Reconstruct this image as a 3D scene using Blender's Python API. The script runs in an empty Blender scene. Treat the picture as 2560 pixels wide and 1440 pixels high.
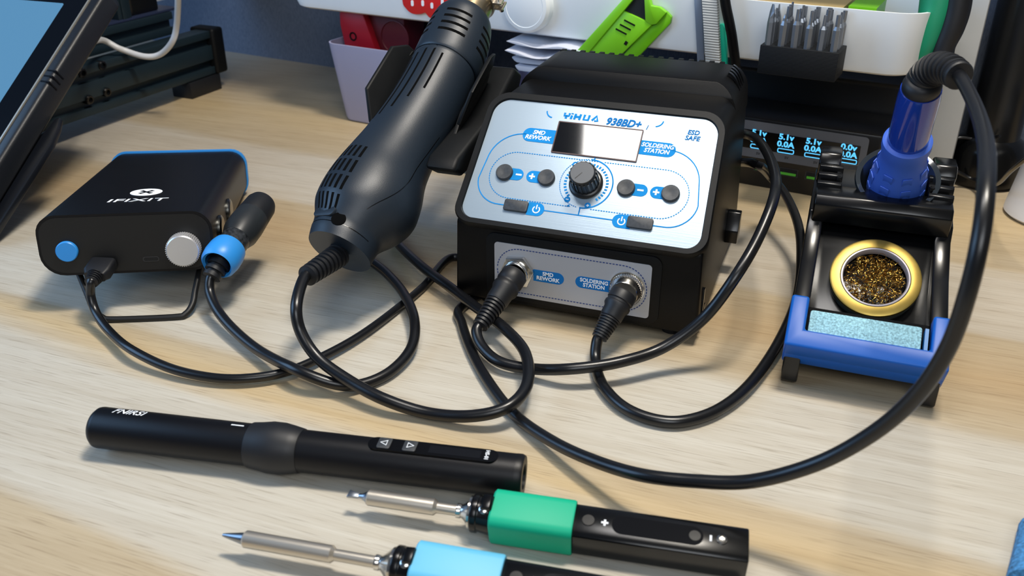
import bpy, bmesh, math, random
from mathutils import Vector, Matrix
rnd = random.Random(7)
sc = bpy.context.scene
COL = sc.collection
S = 0.001                      # the script is written in millimetres
V = Vector
# ------------------------------------------------------------------ camera
FPX, PITCH, YAW, CZ = 2243.0, math.radians(27.7), math.radians(20), 281.0
CF = V((-math.sin(YAW)*math.cos(PITCH), math.cos(YAW)*math.cos(PITCH), -math.sin(PITCH)))
CR = V((math.cos(YAW), math.sin(YAW), 0)); CU = CR.cross(CF); CC = V((0, 0, CZ))
cd = bpy.data.cameras.new('camera'); cam = bpy.data.objects.new('camera', cd); COL.objects.link(cam)
cd.sensor_width = 36; cd.lens = 36*FPX/2560; cd.clip_start = 0.01; cd.clip_end = 50
cam.matrix_world = Matrix.Translation(CC*S) @ Matrix((CR, CU, -CF)).transposed().to_4x4()
cd.dof.use_dof = True; cd.dof.focus_distance = 0.56; cd.dof.aperture_fstop = 14
sc.camera = cam
# ------------------------------------------------------------------ light
def hexc(h, a=1.0):
    h = h.lstrip('#'); c = [int(h[i:i+2], 16)/255 for i in (0, 2, 4)]
    return tuple((x/12.92 if x <= .04045 else ((x+.055)/1.055)**2.4) for x in c) + (a,)
w = bpy.data.worlds.new('world'); sc.world = w; w.use_nodes = True
nt = w.node_tree; nt.nodes.clear()
out = nt.nodes.new('ShaderNodeOutputWorld'); bg = nt.nodes.new('ShaderNodeBackground')
tc = nt.nodes.new('ShaderNodeTexCoord'); sx = nt.nodes.new('ShaderNodeSeparateXYZ')
nt.links.new(tc.outputs['Generated'], sx.inputs[0])
rp = nt.nodes.new('ShaderNodeValToRGB')          # cool on the window side, neutral on the other
mr = nt.nodes.new('ShaderNodeMapRange'); mr.inputs['From Min'].default_value = -1; mr.inputs['From Max'].default_value = 1
nt.links.new(sx.outputs['X'], mr.inputs['Value']); nt.links.new(mr.outputs[0], rp.inputs[0])
rp.color_ramp.elements[0].position = .1; rp.color_ramp.elements[0].color = (.30, .50, .90, 1)
rp.color_ramp.elements[1].position = .65; rp.color_ramp.elements[1].color = (.62, .60, .57, 1)
nt.links.new(rp.outputs[0], bg.inputs[0]); bg.inputs[1].default_value = 0.13
nt.links.new(bg.outputs[0], out.inputs[0])
def area(name, loc, target, sx_, sy_, power, color):
    l = bpy.data.lights.new(name, 'AREA'); l.shape = 'RECTANGLE'; l.size = sx_*S; l.size_y = sy_*S
    l.energy = power; l.color = color
    o = bpy.data.objects.new(name, l); COL.objects.link(o); o.location = V(loc)*S
    d = (V(target)-V(loc)).normalized(); o.rotation_euler = d.to_track_quat('-Z', 'Y').to_euler()
    return o
area('ceiling_lamp_light', (80, 500, 1300), (80, 500, 0), 260, 160, 15.5, (1.0, .93, .82))
area('desk_lamp_light', (-175, 345, 700), (-175, 345, 0), 250, 130, 1.4, (1.0, .97, .94))
area('window_light', (-1100, 60, 520), (-250, 450, 40), 700, 600, 6.0, (.36, .62, 1.0))
area('room_light', (250, -600, 900), (-100, 450, 0), 700, 500, 6.0, (.92, .96, 1.0))
sc.view_settings.view_transform = 'Standard'; sc.view_settings.look = 'None'
sc.view_settings.gamma = 1; sc.view_settings.use_curve_mapping = False
sc.view_settings.exposure = 0.0
# ------------------------------------------------------------------ materials
MATS = {}
def mat(name, col, rough=.5, metal=0.0, spec=.5, emit=None, es=1.0, bump=0.0, bscale=800, trans=0.0, alpha=1.0,
        coat=0.0, aniso=0.0, mottle=0.0, mscale=60, sss=0.0):
    if name in MATS: return MATS[name]
    m = bpy.data.materials.new(name); m.use_nodes = True; t = m.node_tree; b = t.nodes['Principled BSDF']
    c = hexc(col) if isinstance(col, str) else tuple(col)+(1,)
    b.inputs['Base Color'].default_value = c; b.inputs['Roughness'].default_value = rough
    b.inputs['Metallic'].default_value = metal; b.inputs['Specular IOR Level'].default_value = spec
    b.inputs['Transmission Weight'].default_value = trans; b.inputs['Coat Weight'].default_value = coat
    b.inputs['Anisotropic'].default_value = aniso; b.inputs['Alpha'].default_value = alpha
    if sss:
        b.inputs['Subsurface Weight'].default_value = sss; b.inputs['Subsurface Scale'].default_value = .004
        b.inputs['Subsurface Radius'].default_value = (1, 1, 1)
    if emit: b.inputs['Emission Color'].default_value = hexc(emit); b.inputs['Emission Strength'].default_value = es
    tcn = None
    def coords():
        g = t.nodes.new('ShaderNodeTexCoord'); return g.outputs['Object']
    if bump:
        n = t.nodes.new('ShaderNodeTexNoise'); n.inputs['Scale'].default_value = bscale; n.inputs['Detail'].default_value = 3
        t.links.new(coords(), n.inputs['Vector'])
        bp = t.nodes.new('ShaderNodeBump'); bp.inputs['Strength'].default_value = bump; bp.inputs['Distance'].default_value = .0004
        t.links.new(n.outputs['Fac'], bp.inputs['Height']); t.links.new(bp.outputs[0], b.inputs['Normal'])
    if mottle:
        n = t.nodes.new('ShaderNodeTexNoise'); n.inputs['Scale'].default_value = mscale; n.inputs['Detail'].default_value = 5
        t.links.new(coords(), n.inputs['Vector'])
        r = t.nodes.new('ShaderNodeValToRGB'); r.color_ramp.elements[0].position = .3; r.color_ramp.elements[1].position = .7
        r.color_ramp.elements[0].color = tuple(x*(1-mottle) for x in c[:3])+(1,)
        r.color_ramp.elements[1].color = tuple(min(1, x*(1+mottle)) for x in c[:3])+(1,)
        t.links.new(n.outputs['Fac'], r.inputs[0]); t.links.new(r.outputs[0], b.inputs['Base Color'])
    MATS[name] = m; return m
BLK = mat('black_abs', '#050506', .45, spec=.22, bump=.1, bscale=3000)
BLKM = mat('black_matte_plastic', '#0b0d0f', .5, spec=.22, bump=.12, bscale=3000)
GUNM = mat('gun_plastic', '#1b2530', .42, bump=.13, bscale=2600)
BLKG = mat('black_gloss_plastic', '#08090b', .22, spec=.45)
ANOD = mat('black_anodised', '#08080c', .4, spec=.3, bump=.1, bscale=3000)
RUB = mat('cable_rubber', '#101114', .3)
RUBM = mat('matte_rubber', '#111318', .5)
BTN = mat('grey_rubber_button', '#34373b', .5, mottle=.25, mscale=700)
LABELM = mat('lower_label', '#b4b6bc', .42, .3)
CHROME = mat('chrome', '#d6d3cd', .18, 1.0)
STEEL = mat('steel', '#d2cabd', .36, .9)
STEELW = mat('heat_tinted_steel', '#a8987c', .3, 1.0, mottle=.35, mscale=60)
BLUEP = mat('blue_print', '#1f86cc', .85, spec=.1)
BLUED = mat('dark_blue_print', '#1c6fb4', .85, spec=.1)
NAVY = mat('navy_print', '#27407c', .4)
WHITEP = mat('white_print', '#eef2f6', .8, spec=.1)
LCD = mat('lcd_glass', '#0b0b0d', .06, spec=.9, coat=.6)
SILB = mat('silver_button', '#d4d4d6', .35, .6)
IBLUE = mat('sky_blue_plastic', '#2f8fe0', .4)
PBLUE = mat('tray_blue_plastic', '#0b55ad', .4, spec=.3)
GRIPB = mat('grip_blue_rubber', '#3a63c6', .5)
HANDB = mat('handle_blue_gloss', '#1c3c9c', .1, coat=.5)
SPONGE = mat('sponge', '#92bdc9', .95, spec=.1, bump=1.0, bscale=700, mottle=.42, mscale=900)
GOLD = mat('gold_lacquer', '#a8904a', .36, .85, mottle=.12, mscale=120)
BRASS = mat('brass_curl', '#c39a4c', .25, 1.0)
GREEN = mat('green_silicone', '#04ab84', .5, spec=.3)
LBLUE = mat('light_blue_silicone', '#5fb7dd', .5)
WHITEB = mat('white_tray_plastic', '#eef3f6', .35, mottle=.03, mscale=8)
FROST = mat('frosted_plastic', '#a2a3c0', .5, spec=.4, sss=.2)
RED = mat('red_plastic', '#a81426', .4)
REDS = mat('red_silicone', '#d81a1c', .45)
LIME = mat('lime_plastic', '#7fce1e', .4, sss=.1)
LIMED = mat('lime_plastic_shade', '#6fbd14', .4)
TEAL = mat('teal_plastic', '#12b193', .4)
TEALG = mat('teal_green_grip', '#108a62', .5)
GREYL = mat('light_grey_plastic', '#b9bbb8', .5)
FRAME = mat('blue_green_anodised', '#22323b', .42, .35, bump=.1, bscale=2500)
PLATE = mat('dark_plate', '#2c3550', .4, .2)
PAPER = mat('paper', '#c9ccd8', .7)
GREYF = mat('grey_face_plate', '#5a5d64', .5)
GLOW = mat('display_glow', '#4fb4e8', .5, emit='#58bdf2', es=1.1)
USBG = mat('usb_green', '#4fae33', .4)
PRINT3D = mat('printed_block', '#0c0f13', .6, spec=.25)
HOLE = mat('recess_black', '#020202', .9, spec=.1)
BITM = mat('bit_steel', '#8b919a', .36, .75)
SCREEN = mat('tablet_glass', '#05070b', .07, spec=.7)
CASE = mat('tablet_case', '#15181e', .42, bump=.2, bscale=1500)
DENIM = mat('denim', '#3f7fb4', .9, mottle=.6, mscale=500)
CREAM = mat('cream_board', '#c8ae78', .6)
def stripes(m, scale, strength, axis=2, dist=.0004):
    t = m.node_tree; b = t.nodes['Principled BSDF']
    g = t.nodes.new('ShaderNodeTexCoord'); w_ = t.nodes.new('ShaderNodeTexWave'); w_.bands_direction = 'XYZ'[axis]
    w_.inputs['Scale'].default_value = scale; w_.inputs['Distortion'].default_value = .6
    t.links.new(g.outputs['Object'], w_.inputs['Vector'])
    bp = t.nodes.new('ShaderNodeBump'); bp.inputs['Strength'].default_value = strength; bp.inputs['Distance'].default_value = dist
    t.links.new(w_.outputs['Fac'], bp.inputs['Height']); t.links.new(bp.outputs[0], b.inputs['Normal'])
stripes(PRINT3D, 330, .35); stripes(GREYL, 160, 1.0)
def wood():
    m = bpy.data.materials.new('pale_oak_laminate'); m.use_nodes = True; t = m.node_tree; b = t.nodes['Principled BSDF']; L = t.links
    N = t.nodes.new
    g = N('ShaderNodeNewGeometry').outputs['Position']
    def mapped(sxy, rot=5.0, off=0):
        mp = N('ShaderNodeMapping'); mp.inputs['Rotation'].default_value = (0, 0, math.radians(rot)); mp.inputs['Scale'].default_value = (sxy[0], sxy[1], 1)
        mp.inputs['Location'].default_value = (off, off*1.7, 0); L.new(g, mp.inputs['Vector']); return mp.outputs[0]
    def noise(vec, scale, detail=2, dist=0):
        n = N('ShaderNodeTexNoise'); n.inputs['Scale'].default_value = scale; n.inputs['Detail'].default_value = detail
        n.inputs['Distortion'].default_value = dist; L.new(vec, n.inputs['Vector']); return n.outputs['Fac']
    def ramp(fac, p0, c0, p1, c1):
        r = N('ShaderNodeValToRGB'); r.color_ramp.elements[0].position = p0; r.color_ramp.elements[1].position = p1
        r.color_ramp.elements[0].color = c0; r.color_ramp.elements[1].color = c1; L.new(fac, r.inputs[0]); return r.outputs[0]
    def mul(a, c, f):
        x = N('ShaderNodeMix'); x.data_type = 'RGBA'; x.blend_type = 'MULTIPLY'; x.inputs[0].default_value = f
        L.new(a, x.inputs[6]); L.new(c, x.inputs[7]); return x.outputs[2]
    sp_ = N('ShaderNodeSeparateXYZ'); L.new(g, sp_.inputs[0])
    def ma(op, a, b_, c_=None):
        x = N('ShaderNodeMath'); x.operation = op
        for i, q in enumerate((a, b_, c_)):
            if q is None: continue
            if hasattr(q, 'is_linked'): L.new(q, x.inputs[i])
            else: x.inputs[i].default_value = q
        return x.outputs[0]
    cc = ma('MULTIPLY_ADD', sp_.outputs[0], .0875, sp_.outputs[1])           # distance across the grain, metres
    cc = ma('MULTIPLY_ADD', ma('SUBTRACT', noise(mapped((2.2, 30)), 1.0, 3, .3), .5), .035, cc)
    cr = N('ShaderNodeValToRGB'); L.new(ma('DIVIDE', cc, 1.0), cr.inputs[0])   # boards of pale and tan veneer
    tan, pale, oran, brn, gry = hexc('#b8a88d'), hexc('#c4beb1'), hexc('#c6b08a'), hexc('#b7a07e'), hexc('#c2b9aa')
    st_ = [(.0, pale), (.16, tan), (.192, tan), (.200, pale), (.300, pale), (.318, oran), (.336, tan), (.346, pale), (.43, pale), (.455, tan), (.50, brn), (.548, tan), (.556, gry), (.645, gry), (.66, tan), (.74, oran), (.80, tan), (1.0, gry)]
    el = cr.color_ramp.elements
    while len(el) < len(st_): el.new(.5)
    for e_, (p_, c_) in zip(el, st_): e_.position = p_; e_.color = c_
    base = cr.outputs[0]
    mid = ramp(noise(mapped((5, 110), off=3), 1.0, 3), .35, (.84, .80, .75, 1), .62, (1, 1, 1, 1))
    c = mul(base, mid, .5)
    fine = ramp(noise(mapped((38, 1150), off=5), 1.0, 2), .30, (.50, .45, .40, 1), .43, (1, 1, 1, 1))   # dark pores
    c = mul(c, fine, .5)
    fib = ramp(noise(mapped((14, 700), off=9), 1.0, 3), .3, (.86, .84, .80, 1), .7, (1, 1, 1, 1))
    c = mul(c, fib, .8)
    L.new(c, b.inputs['Base Color']); b.inputs['Roughness'].default_value = .42; b.inputs['Specular IOR Level'].default_value = .35
    bp = N('ShaderNodeBump'); bp.inputs['Strength'].default_value = .15; bp.inputs['Distance'].default_value = .0002
    L.new(noise(mapped((38, 1150), off=5), 1.0, 2), bp.inputs['Height']); L.new(bp.outputs[0], b.inputs['Normal'])
    return m
def brushed():
    m = bpy.data.materials.new('brushed_aluminium_panel'); m.use_nodes = True; t = m.node_tree; b = t.nodes['Principled BSDF']; L = t.links
    b.inputs['Base Color'].default_value = hexc('#a9bac8'); b.inputs['Metallic'].default_value = .45; b.inputs['Roughness'].default_value = .3
    g = t.nodes.new('ShaderNodeTexCoord'); mp = t.nodes.new('ShaderNodeMapping'); mp.inputs['Scale'].default_value = (25, 2500, 2500)
    n = t.nodes.new('ShaderNodeTexNoise'); n.inputs['Scale'].default_value = 1; n.inputs['Detail'].default_value = 2
    L.new(g.outputs['Object'], mp.inputs['Vector']); L.new(mp.outputs[0], n.inputs['Vector'])
    bp = t.nodes.new('ShaderNodeBump'); bp.inputs['Strength'].default_value = .12; bp.inputs['Distance'].default_value = .0002
    L.new(n.outputs['Fac'], bp.inputs['Height']); L.new(bp.outputs[0], b.inputs['Normal'])
    return m
def fabric(name, c1, c2):
    m = bpy.data.materials.new(name); m.use_nodes = True; t = m.node_tree; b = t.nodes['Principled BSDF']; L = t.links
    g = t.nodes.new('ShaderNodeTexCoord'); mp = t.nodes.new('ShaderNodeMapping'); mp.inputs['Scale'].default_value = (900, 900, 220)
    n = t.nodes.new('ShaderNodeTexNoise'); n.inputs['Scale'].default_value = 1; n.inputs['Detail'].default_value = 3
    L.new(g.outputs['Object'], mp.inputs['Vector']); L.new(mp.outputs[0], n.inputs['Vector'])
    r = t.nodes.new('ShaderNodeValToRGB'); r.color_ramp.elements[0].position = .3; r.color_ramp.elements[1].position = .7
    r.color_ramp.elements[0].color = hexc(c1); r.color_ramp.elements[1].color = hexc(c2)
    L.new(n.outputs['Fac'], r.inputs[0]); L.new(r.outputs[0], b.inputs['Base Color']); b.inputs['Roughness'].default_value = .85
    return m
WOOD = wood(); PANEL = brushed(); WALLF = fabric('grey_blue_wallcovering', '#556175', '#6c7688')
# ------------------------------------------------------------------ geometry helpers
def ray(u, v): return (CF*FPX + CR*(u-1280) - CU*(v-720)).normalized()
def at(u, v, z=0):                      # photo direction met with a level plane
    d = ray(u, v); return CC + d*((z-CZ)/d.z)
def aty(u, v, y):                       # ... with an upright plane parallel to the station front
    d = ray(u, v); return CC + d*((y)/d.y)
def atd(u, v, D): return CC + ray(u, v)*D
def frame(o, x, y, z=None):             # 4x4 from an origin and two axes
    x = V(x).normalized(); y = V(y); y = (y - x*y.dot(x)).normalized(); z = x.cross(y)
    m = Matrix((x, y, z)).transposed().to_4x4(); m.translation = V(o); return m
def onp(M, u, v, n=0.0):                # photo direction met with the xy plane (offset n) of a frame
    Mi = M.inverted(); o = Mi @ CC; d = Mi.to_3x3() @ ray(u, v); p = o + d*((n-o.z)/d.z); return (p.x, p.y)
ID = Matrix.Identity(4)
class MB:
    def __init__(s, M=ID): s.v = []; s.f = []; s.M = M
    def add(s, vs, fs, M=None):
        M = s.M if M is None else M; k = len(s.v)
        s.v += [M @ V(p) for p in vs]; s.f += [tuple(i+k for i in f) for f in fs]; return s
    def box(s, x0, x1, y0, y1, z0, z1, M=None):
        return s.prism([(x0, y0), (x1, y0), (x1, y1), (x0, y1)], z0, z1, M)
    def prism(s, poly, z0, z1, M=None, top=None):
        n = len(poly); t = top or poly
        vs = [(p[0], p[1], z0) for p in poly] + [(p[0], p[1], z1) for p in t]
        a = sum(poly[i][0]*poly[(i+1) % n][1]-poly[(i+1) % n][0]*poly[i][1] for i in range(n))
        fs = [tuple(range(n-1, -1, -1)), tuple(range(n, 2*n))] + [(i, (i+1) % n, (i+1) % n+n, i+n) for i in range(n)]
        if (a < 0) != (z1 < z0): fs = [f[::-1] for f in fs]
        return s.add(vs, fs, M)
    def loft(s, rings, caps=(True, True), closed=True, M=None, loop=False):
        n = len(rings[0]); vs = [p for r in rings for p in r]; fs = []
        m = len(rings)
        for i in range(m if loop else m-1):
            for j in range(n if closed else n-1):
                a, b = i*n+j, i*n+(j+1) % n; c, d = ((i+1) % m)*n+(j+1) % n, ((i+1) % m)*n+j
                fs.append((a, b, c, d))
        if caps[0] and not loop: fs.append(tuple(range(n-1, -1, -1)))
        if caps[1] and not loop: fs.append(tuple(range((m-1)*n, m*n)))
        return s.add(vs, fs, M)
    def lathe(s, prof, M=None, n=40, caps=(True, True), sq=None):   # profile of (radius, height) about local z
        rings = []
        for r, h in prof: rings.append([(r*math.cos(2*math.pi*k/n), r*math.sin(2*math.pi*k/n), h) for k in range(n)])
        return s.loft(rings, caps, True, M)
    def tube(s, pts, r, n=14, M=None, caps=(True, True)):
        pts = [V(p) for p in pts]; rs = r if isinstance(r, (list, tuple)) else [r]*len(pts)
        t0 = (pts[1]-pts[0]).normalized(); ref = V((0, 0, 1)) if abs(t0.z) < .9 else V((1, 0, 0))
        nx = t0.cross(ref).normalized(); rings = []
        for i, p in enumerate(pts):
            t = (pts[min(i+1, len(pts)-1)]-pts[max(i-1, 0)]).normalized()
            nx = (nx - t*nx.dot(t)).normalized(); ny = t.cross(nx)
            rings.append([p + (nx*math.cos(2*math.pi*k/n)+ny*math.sin(2*math.pi*k/n))*rs[i] for k in range(n)])
        return s.loft(rings, caps, True, M)
    def build(s, name, m, parent=None, bevel=0, seg=2, ang=35, sm=True, cat=None, label=None, group=None, kind=None):
        me = bpy.data.meshes.new(name)
        org = PLOC.get(parent.name, V((0, 0, 0))) if parent else V((0, 0, 0))
        if not parent and s.v:
            lo = V([min(p[i] for p in s.v) for i in range(3)]); hi = V([max(p[i] for p in s.v) for i in range(3)])
            org = V(((lo.x+hi.x)/2, (lo.y+hi.y)/2, lo.z))
        me.from_pydata([(p-org)*S for p in s.v], [], s.f)
        if bevel or True:
            bm = bmesh.new(); bm.from_mesh(me)
            if bevel:
                bmesh.ops.remove_doubles(bm, verts=bm.verts, dist=1e-6)
                es = [e for e in bm.edges if len(e.link_faces) == 2 and e.calc_face_angle(0) > math.radians(ang)]
                bmesh.ops.bevel(bm, geom=es, offset=bevel*S, segments=seg, profile=.5, affect='EDGES', clamp_overlap=True)
            bmesh.ops.recalc_face_normals(bm, faces=bm.faces); bm.to_mesh(me); bm.free()
        return link(me, name, m, parent, org, sm, cat, label, group, kind)
PLOC = {}
def link(me, name, m, parent, org, sm=True, cat=None, label=None, group=None, kind=None):
    if sm:
        for p in me.polygons: p.use_smooth = True
        me.set_sharp_from_angle(angle=math.radians(38))
    for x in (m if isinstance(m, (list, tuple)) else [m]): me.materials.append(x)
    o = bpy.data.objects.new(name, me); COL.objects.link(o)
    if parent: o.parent = parent; PLOC[o.name] = org
    else: o.location = org*S; PLOC[o.name] = org
    tag(o, label, cat, group, kind); return o
def tag(o, label=None, cat=None, group=None, kind=None):
    if label: o['label'] = label
    if cat: o['category'] = cat
    if group: o['group'] = group
    if kind: o['kind'] = kind
def thing(name, loc, label, cat, group=None):
    o = bpy.data.objects.new(name, None); COL.objects.link(o); o.location = V(loc)*S; o.empty_display_size = .02
    PLOC[o.name] = V(loc); tag(o, label, cat, group); return o
def rrect(x0, x1, y0, y1, r, k=6):
    P = []
    rr = r if isinstance(r, (list, tuple)) else [r]*4      # radii: bottom-left, bottom-right, top-right, top-left
    for (cx, cy, a, q) in ((x0, y0, 180, 0), (x1, y0, 270, 1), (x1, y1, 0, 2), (x0, y1, 90, 3)):
        q = rr[q]; ox = q if cx == x0 else -q; oy = q if cy == y0 else -q
        for i in range(k+1):
            t = math.radians(a + 90*i/k); P.append((cx+ox+q*math.cos(t), cy+oy+q*math.sin(t)))
    return P
def circ(cx, cy, r, n=40, a0=0, a1=360, ry=None):
    e = 0 if a1-a0 == 360 else 1
    return [(cx+r*math.cos(math.radians(a0+(a1-a0)*i/(n-e if e else n))), cy+(ry or r)*math.sin(math.radians(a0+(a1-a0)*i/(n-e if e else n)))) for i in range(n)]
def spline(P, per=10, closed=False):
    P = [V(p) for p in P]; Q = []; n = len(P)
    g = (lambda i: P[i % n]) if closed else (lambda i: P[0]*2-P[1] if i < 0 else (P[-1]*2-P[-2] if i >= n else P[i]))
    for i in range(n if closed else n-1):
        a, b, c, d = g(i-1), g(i), g(i+1), g(i+2)
        for k in range(per):
            t = k/per; Q.append(.5*((2*b)+(c-a)*t+(2*a-5*b+4*c-d)*t*t+(3*b-a-3*c+d)*t**3))
    if not closed: Q.append(P[-1])
    return Q
def stroke(mb, pts, w_, z0, z1, M=None, closed=False, dash=None):     # flat printed line on the xy plane of M
    pts = [V((p[0], p[1])) for p in pts]
    if closed: pts = pts + [pts[0]]
    if dash:
        on, off = dash; L = [0]
        for a, b in zip(pts, pts[1:]): L.append(L[-1]+(b-a).length)
        def P(s_):
            for i in range(len(L)-1):
                if L[i+1] >= s_: 
                    t = (s_-L[i])/max(1e-9, L[i+1]-L[i]); return pts[i].lerp(pts[i+1], t)
            return pts[-1]
        s_ = 0
        while s_+on < L[-1]: stroke(mb, [P(s_), P(s_+on)], w_, z0, z1, M); s_ += on+off
        return
    n = len(pts); A = []; B = []
    for i in range(n):
        if closed: t = (pts[(i+1) if i < n-1 else 1]-pts[i-1 if i > 0 else n-2])
        else: t = pts[min(i+1, n-1)]-pts[max(i-1, 0)]
        t = t.normalized(); nn = V((-t.y, t.x))*w_/2; A.append(pts[i]+nn); B.append(pts[i]-nn)
    rings = [[(a.x, a.y, z0), (a.x, a.y, z1), (b.x, b.y, z1), (b.x, b.y, z0)] for a, b in zip(A, B)]
    mb.loft(rings, M=M)
def text(s_, size, M, m, name, parent, bold=0.0, shear=0.0, align='CENTER', sx_=1.0, depth=.12, mirror=False):
    cu = bpy.data.curves.new(name, 'FONT'); cu.body = s_; cu.size = size*S; cu.align_x = align; cu.align_y = 'CENTER'
    cu.extrude = depth*S/2; cu.offset = bold*S; cu.shear = shear; cu.space_line = .92; cu.resolution_u = 3
    ob = bpy.data.objects.new('tmp', cu); COL.objects.link(ob)
    me = bpy.data.meshes.new_from_object(ob.evaluated_get(bpy.context.evaluated_depsgraph_get()))
    bpy.data.objects.remove(ob); me.name = name; org = PLOC.get(parent.name, V((0, 0, 0)))
    Ms = M.copy(); 
    for v_ in me.vertices:
        p = v_.co/S; q = Ms @ V((p.x*sx_, p.y, p.z)); v_.co = (q-org)*S
    return link(me, name, m, parent, org, False)
def boolean(A, B, op, name='tmp'):       # A, B are MB solids; the result comes back as an MB
    obs = []
    for mb in (A, B):
        me = bpy.data.meshes.new('tmp'); me.from_pydata([p*S for p in mb.v], [], mb.f); bm = bmesh.new(); bm.from_mesh(me)
        bmesh.ops.recalc_face_normals(bm, faces=bm.faces); bm.to_mesh(me); bm.free()
        o = bpy.data.objects.new('tmp', me); COL.objects.link(o); obs.append(o)
    md = obs[0].modifiers.new('b', 'BOOLEAN'); md.operation = op; md.object = obs[1]; md.solver = 'EXACT'
    me = bpy.data.meshes.new_from_object(obs[0].evaluated_get(bpy.context.evaluated_depsgraph_get()))
    R_ = MB(); R_.v = [v_.co.copy()/S for v_ in me.vertices]; R_.f = [tuple(p.vertices) for p in me.polygons]
    for o in obs: bpy.data.objects.remove(o)
    return R_
def axis(a, b, up=(0, 0, 1)):            # frame whose z runs a->b and whose x is as near to `up` as can be
    z = (V(b)-V(a)).normalized(); x = V(up); x = (x-z*x.dot(z)).normalized(); y = z.cross(x)
    m = Matrix((x, y, z)).transposed().to_4x4(); m.translation = V(a); return m
# ------------------------------------------------------------------ the setting
DW = math.radians(-9)                    # the wall runs nine degrees off the station front
E1 = V((math.cos(DW), math.sin(DW), 0)); E2 = V((-math.sin(DW), math.cos(DW), 0))
wm = frame((-700, 1006, 0), E1, E2)
MB(wm).box(-900, 1500, 0, 20, 0, 900).build('wall_back', WALLF, sm=False, kind='structure', label='grey-blue fabric wall panel behind the desk')
MB(wm).box(-900, 1500, -1250, 22, -28, 0).build('desk_top', WOOD, sm=False, cat='desk',
    label='pale oak-look desk top that carries all the tools')
MB(wm).box(-1600, 2200, -2600, 20, -760, -730).build('floor', mat('floor_grey', '#6e6a66', .7), sm=False, kind='structure', label='grey floor far below the desk')
# ------------------------------------------------------------------ soldering station
CX = -131.5
st = thing('soldering_station', (CX, 550, 0), 'black hot-air and soldering station with brushed silver control panel', 'soldering station')
PB, PT = V((CX, 467.5, 62)), V((CX, 530, 121.4))
PM = frame(PB, (1, 0, 0), PT-PB)         # control panel plane: x across, y up the slope, z out
YZ = Matrix(((0, 0, 1, CX), (1, 0, 0, 0), (0, 1, 0, 0), (0, 0, 0, 1)))     # (y, z, x) -> world
XZ = Matrix(((1, 0, 0, CX), (0, 0, 1, 0), (0, 1, 0, 0), (0, 0, 0, 1)))     # (x, z, y) -> world
A = MB().prism([(469, 7.5), (469, 60), (531, 120), (578, 122), (640, 121), (641, 7.5)], -90, 90, YZ)
def arch(w0, w1, z0, z1, r): 
    P = [(-w0, z0), (w0, z0)]; P += [(w1-r+r*math.cos(math.radians(a)), z1-r+r*math.sin(math.radians(a))) for a in range(0, 91, 10)]
    P += [(-w1+r+r*math.cos(math.radians(a)), z1-r+r*math.sin(math.radians(a))) for a in range(90, 181, 10)]; return P
B = MB().prism(arch(78, 74.5, 0, 122.4, 13), 400, 700, XZ)
body = boolean(A, B, 'INTERSECT').build('housing', BLK, st, bevel=2.2, seg=3, ang=40)
A = MB().prism([(579, 100), (579, 121.5), (583, 130), (588, 130.6), (632, 130.5), (642, 126), (646, 100)], -90, 90, YZ)
B = MB().prism(arch(77.5, 74, 60, 130.8, 20), 400, 700, XZ)
rear = boolean(A, B, 'INTERSECT').build('rear_housing', BLK, st, bevel=1.6, seg=2, ang=40)
g = MB()
for i in range(34):
    x = -62+i*3.6
    if i % 2 == 0: g.box(x, x+3.6, 634, 640.5, 126, 129.9, Matrix.Translation((CX, 0, 0)))
g.build('grille_rib', BLK, rear, bevel=.4, label='row of small ribs along the rear top edge')
g = MB()
for i in range(4):
    pts = [(62+11*math.sin(math.radians(a)), 111+20.4*math.cos(math.radians(a))) for a in range(10, 82, 8)]
    g.loft([[(x, z, 606+i*7), (x, z, 609.5+i*7), (x*.99, z-1.2, 609.5+i*7), (x*.99, z-1.2, 606+i*7)] for x, z in pts], M=XZ)
g.build('side_vent', BLKG, rear)
# rim round the panel
o_ = rrect(-78.5, 78.5, -2.5, 90.5, [12, 12, 14, 14], 8); i_ = rrect(-73.8, 73.8, 1.6, 85.4, [9, 9, 11, 11], 8)
def scl(P, k): return [(x*(k if y > 40 else 1), y) for x, y in P]
def taper(P): return [(x*(1-.045*max(0, y)/90), y) for x, y in P]
o_, i_ = taper(o_), taper(i_)
rings = [[(x, y, -5) for x, y in o_], [(x, y, .6) for x, y in o_], [((x*.992), 44+(y-44)*.988, 1.9) for x, y in o_],
         [((x*1.008), 44+(y-44)*1.01, 1.9) for x, y in i_], [(x, y, .2) for x, y in i_], [(x, y, -5) for x, y in i_]]
MB(PM).loft(rings, loop=True).build('panel_rim', BLKM, st)
panel = MB(PM).prism(i_, -2, .5).build('control_panel', PANEL, st, sm=False, label='brushed silver control panel')
Z0, Z1 = .35, .72
gb = MB(PM)
LX, TY, BY = 67.6, 62.3, 12.8
def outline(sgn):
    r = 21
    if sgn < 0: P = [(-47, TY)] + [(-LX+1.5+r+r*math.cos(math.radians(a)), TY-r+r*math.sin(math.radians(a))) for a in range(90, 176, 8)] + [(-LX-.6+17+17*math.cos(math.radians(a)), BY+17+17*math.sin(math.radians(a))) for a in range(184, 271, 8)] + [(-46, BY)]
    else: P = [(48, TY)] + [(LX-1.5-r-r*math.cos(math.radians(a)), TY-r+r*math.sin(math.radians(a))) for a in range(90, 176, 8)] + [(LX+.6-17-17*math.cos(math.radians(a)), BY+17+17*math.sin(math.radians(a))) for a in range(184, 271, 8)] + [(45, BY)]
    return P
stroke(gb, [(-21.5, BY), (21, BY)], .65, Z0, Z1); stroke(gb, outline(-1), .65, Z0, Z1); stroke(gb, outline(1), .65, Z0, Z1)
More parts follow.
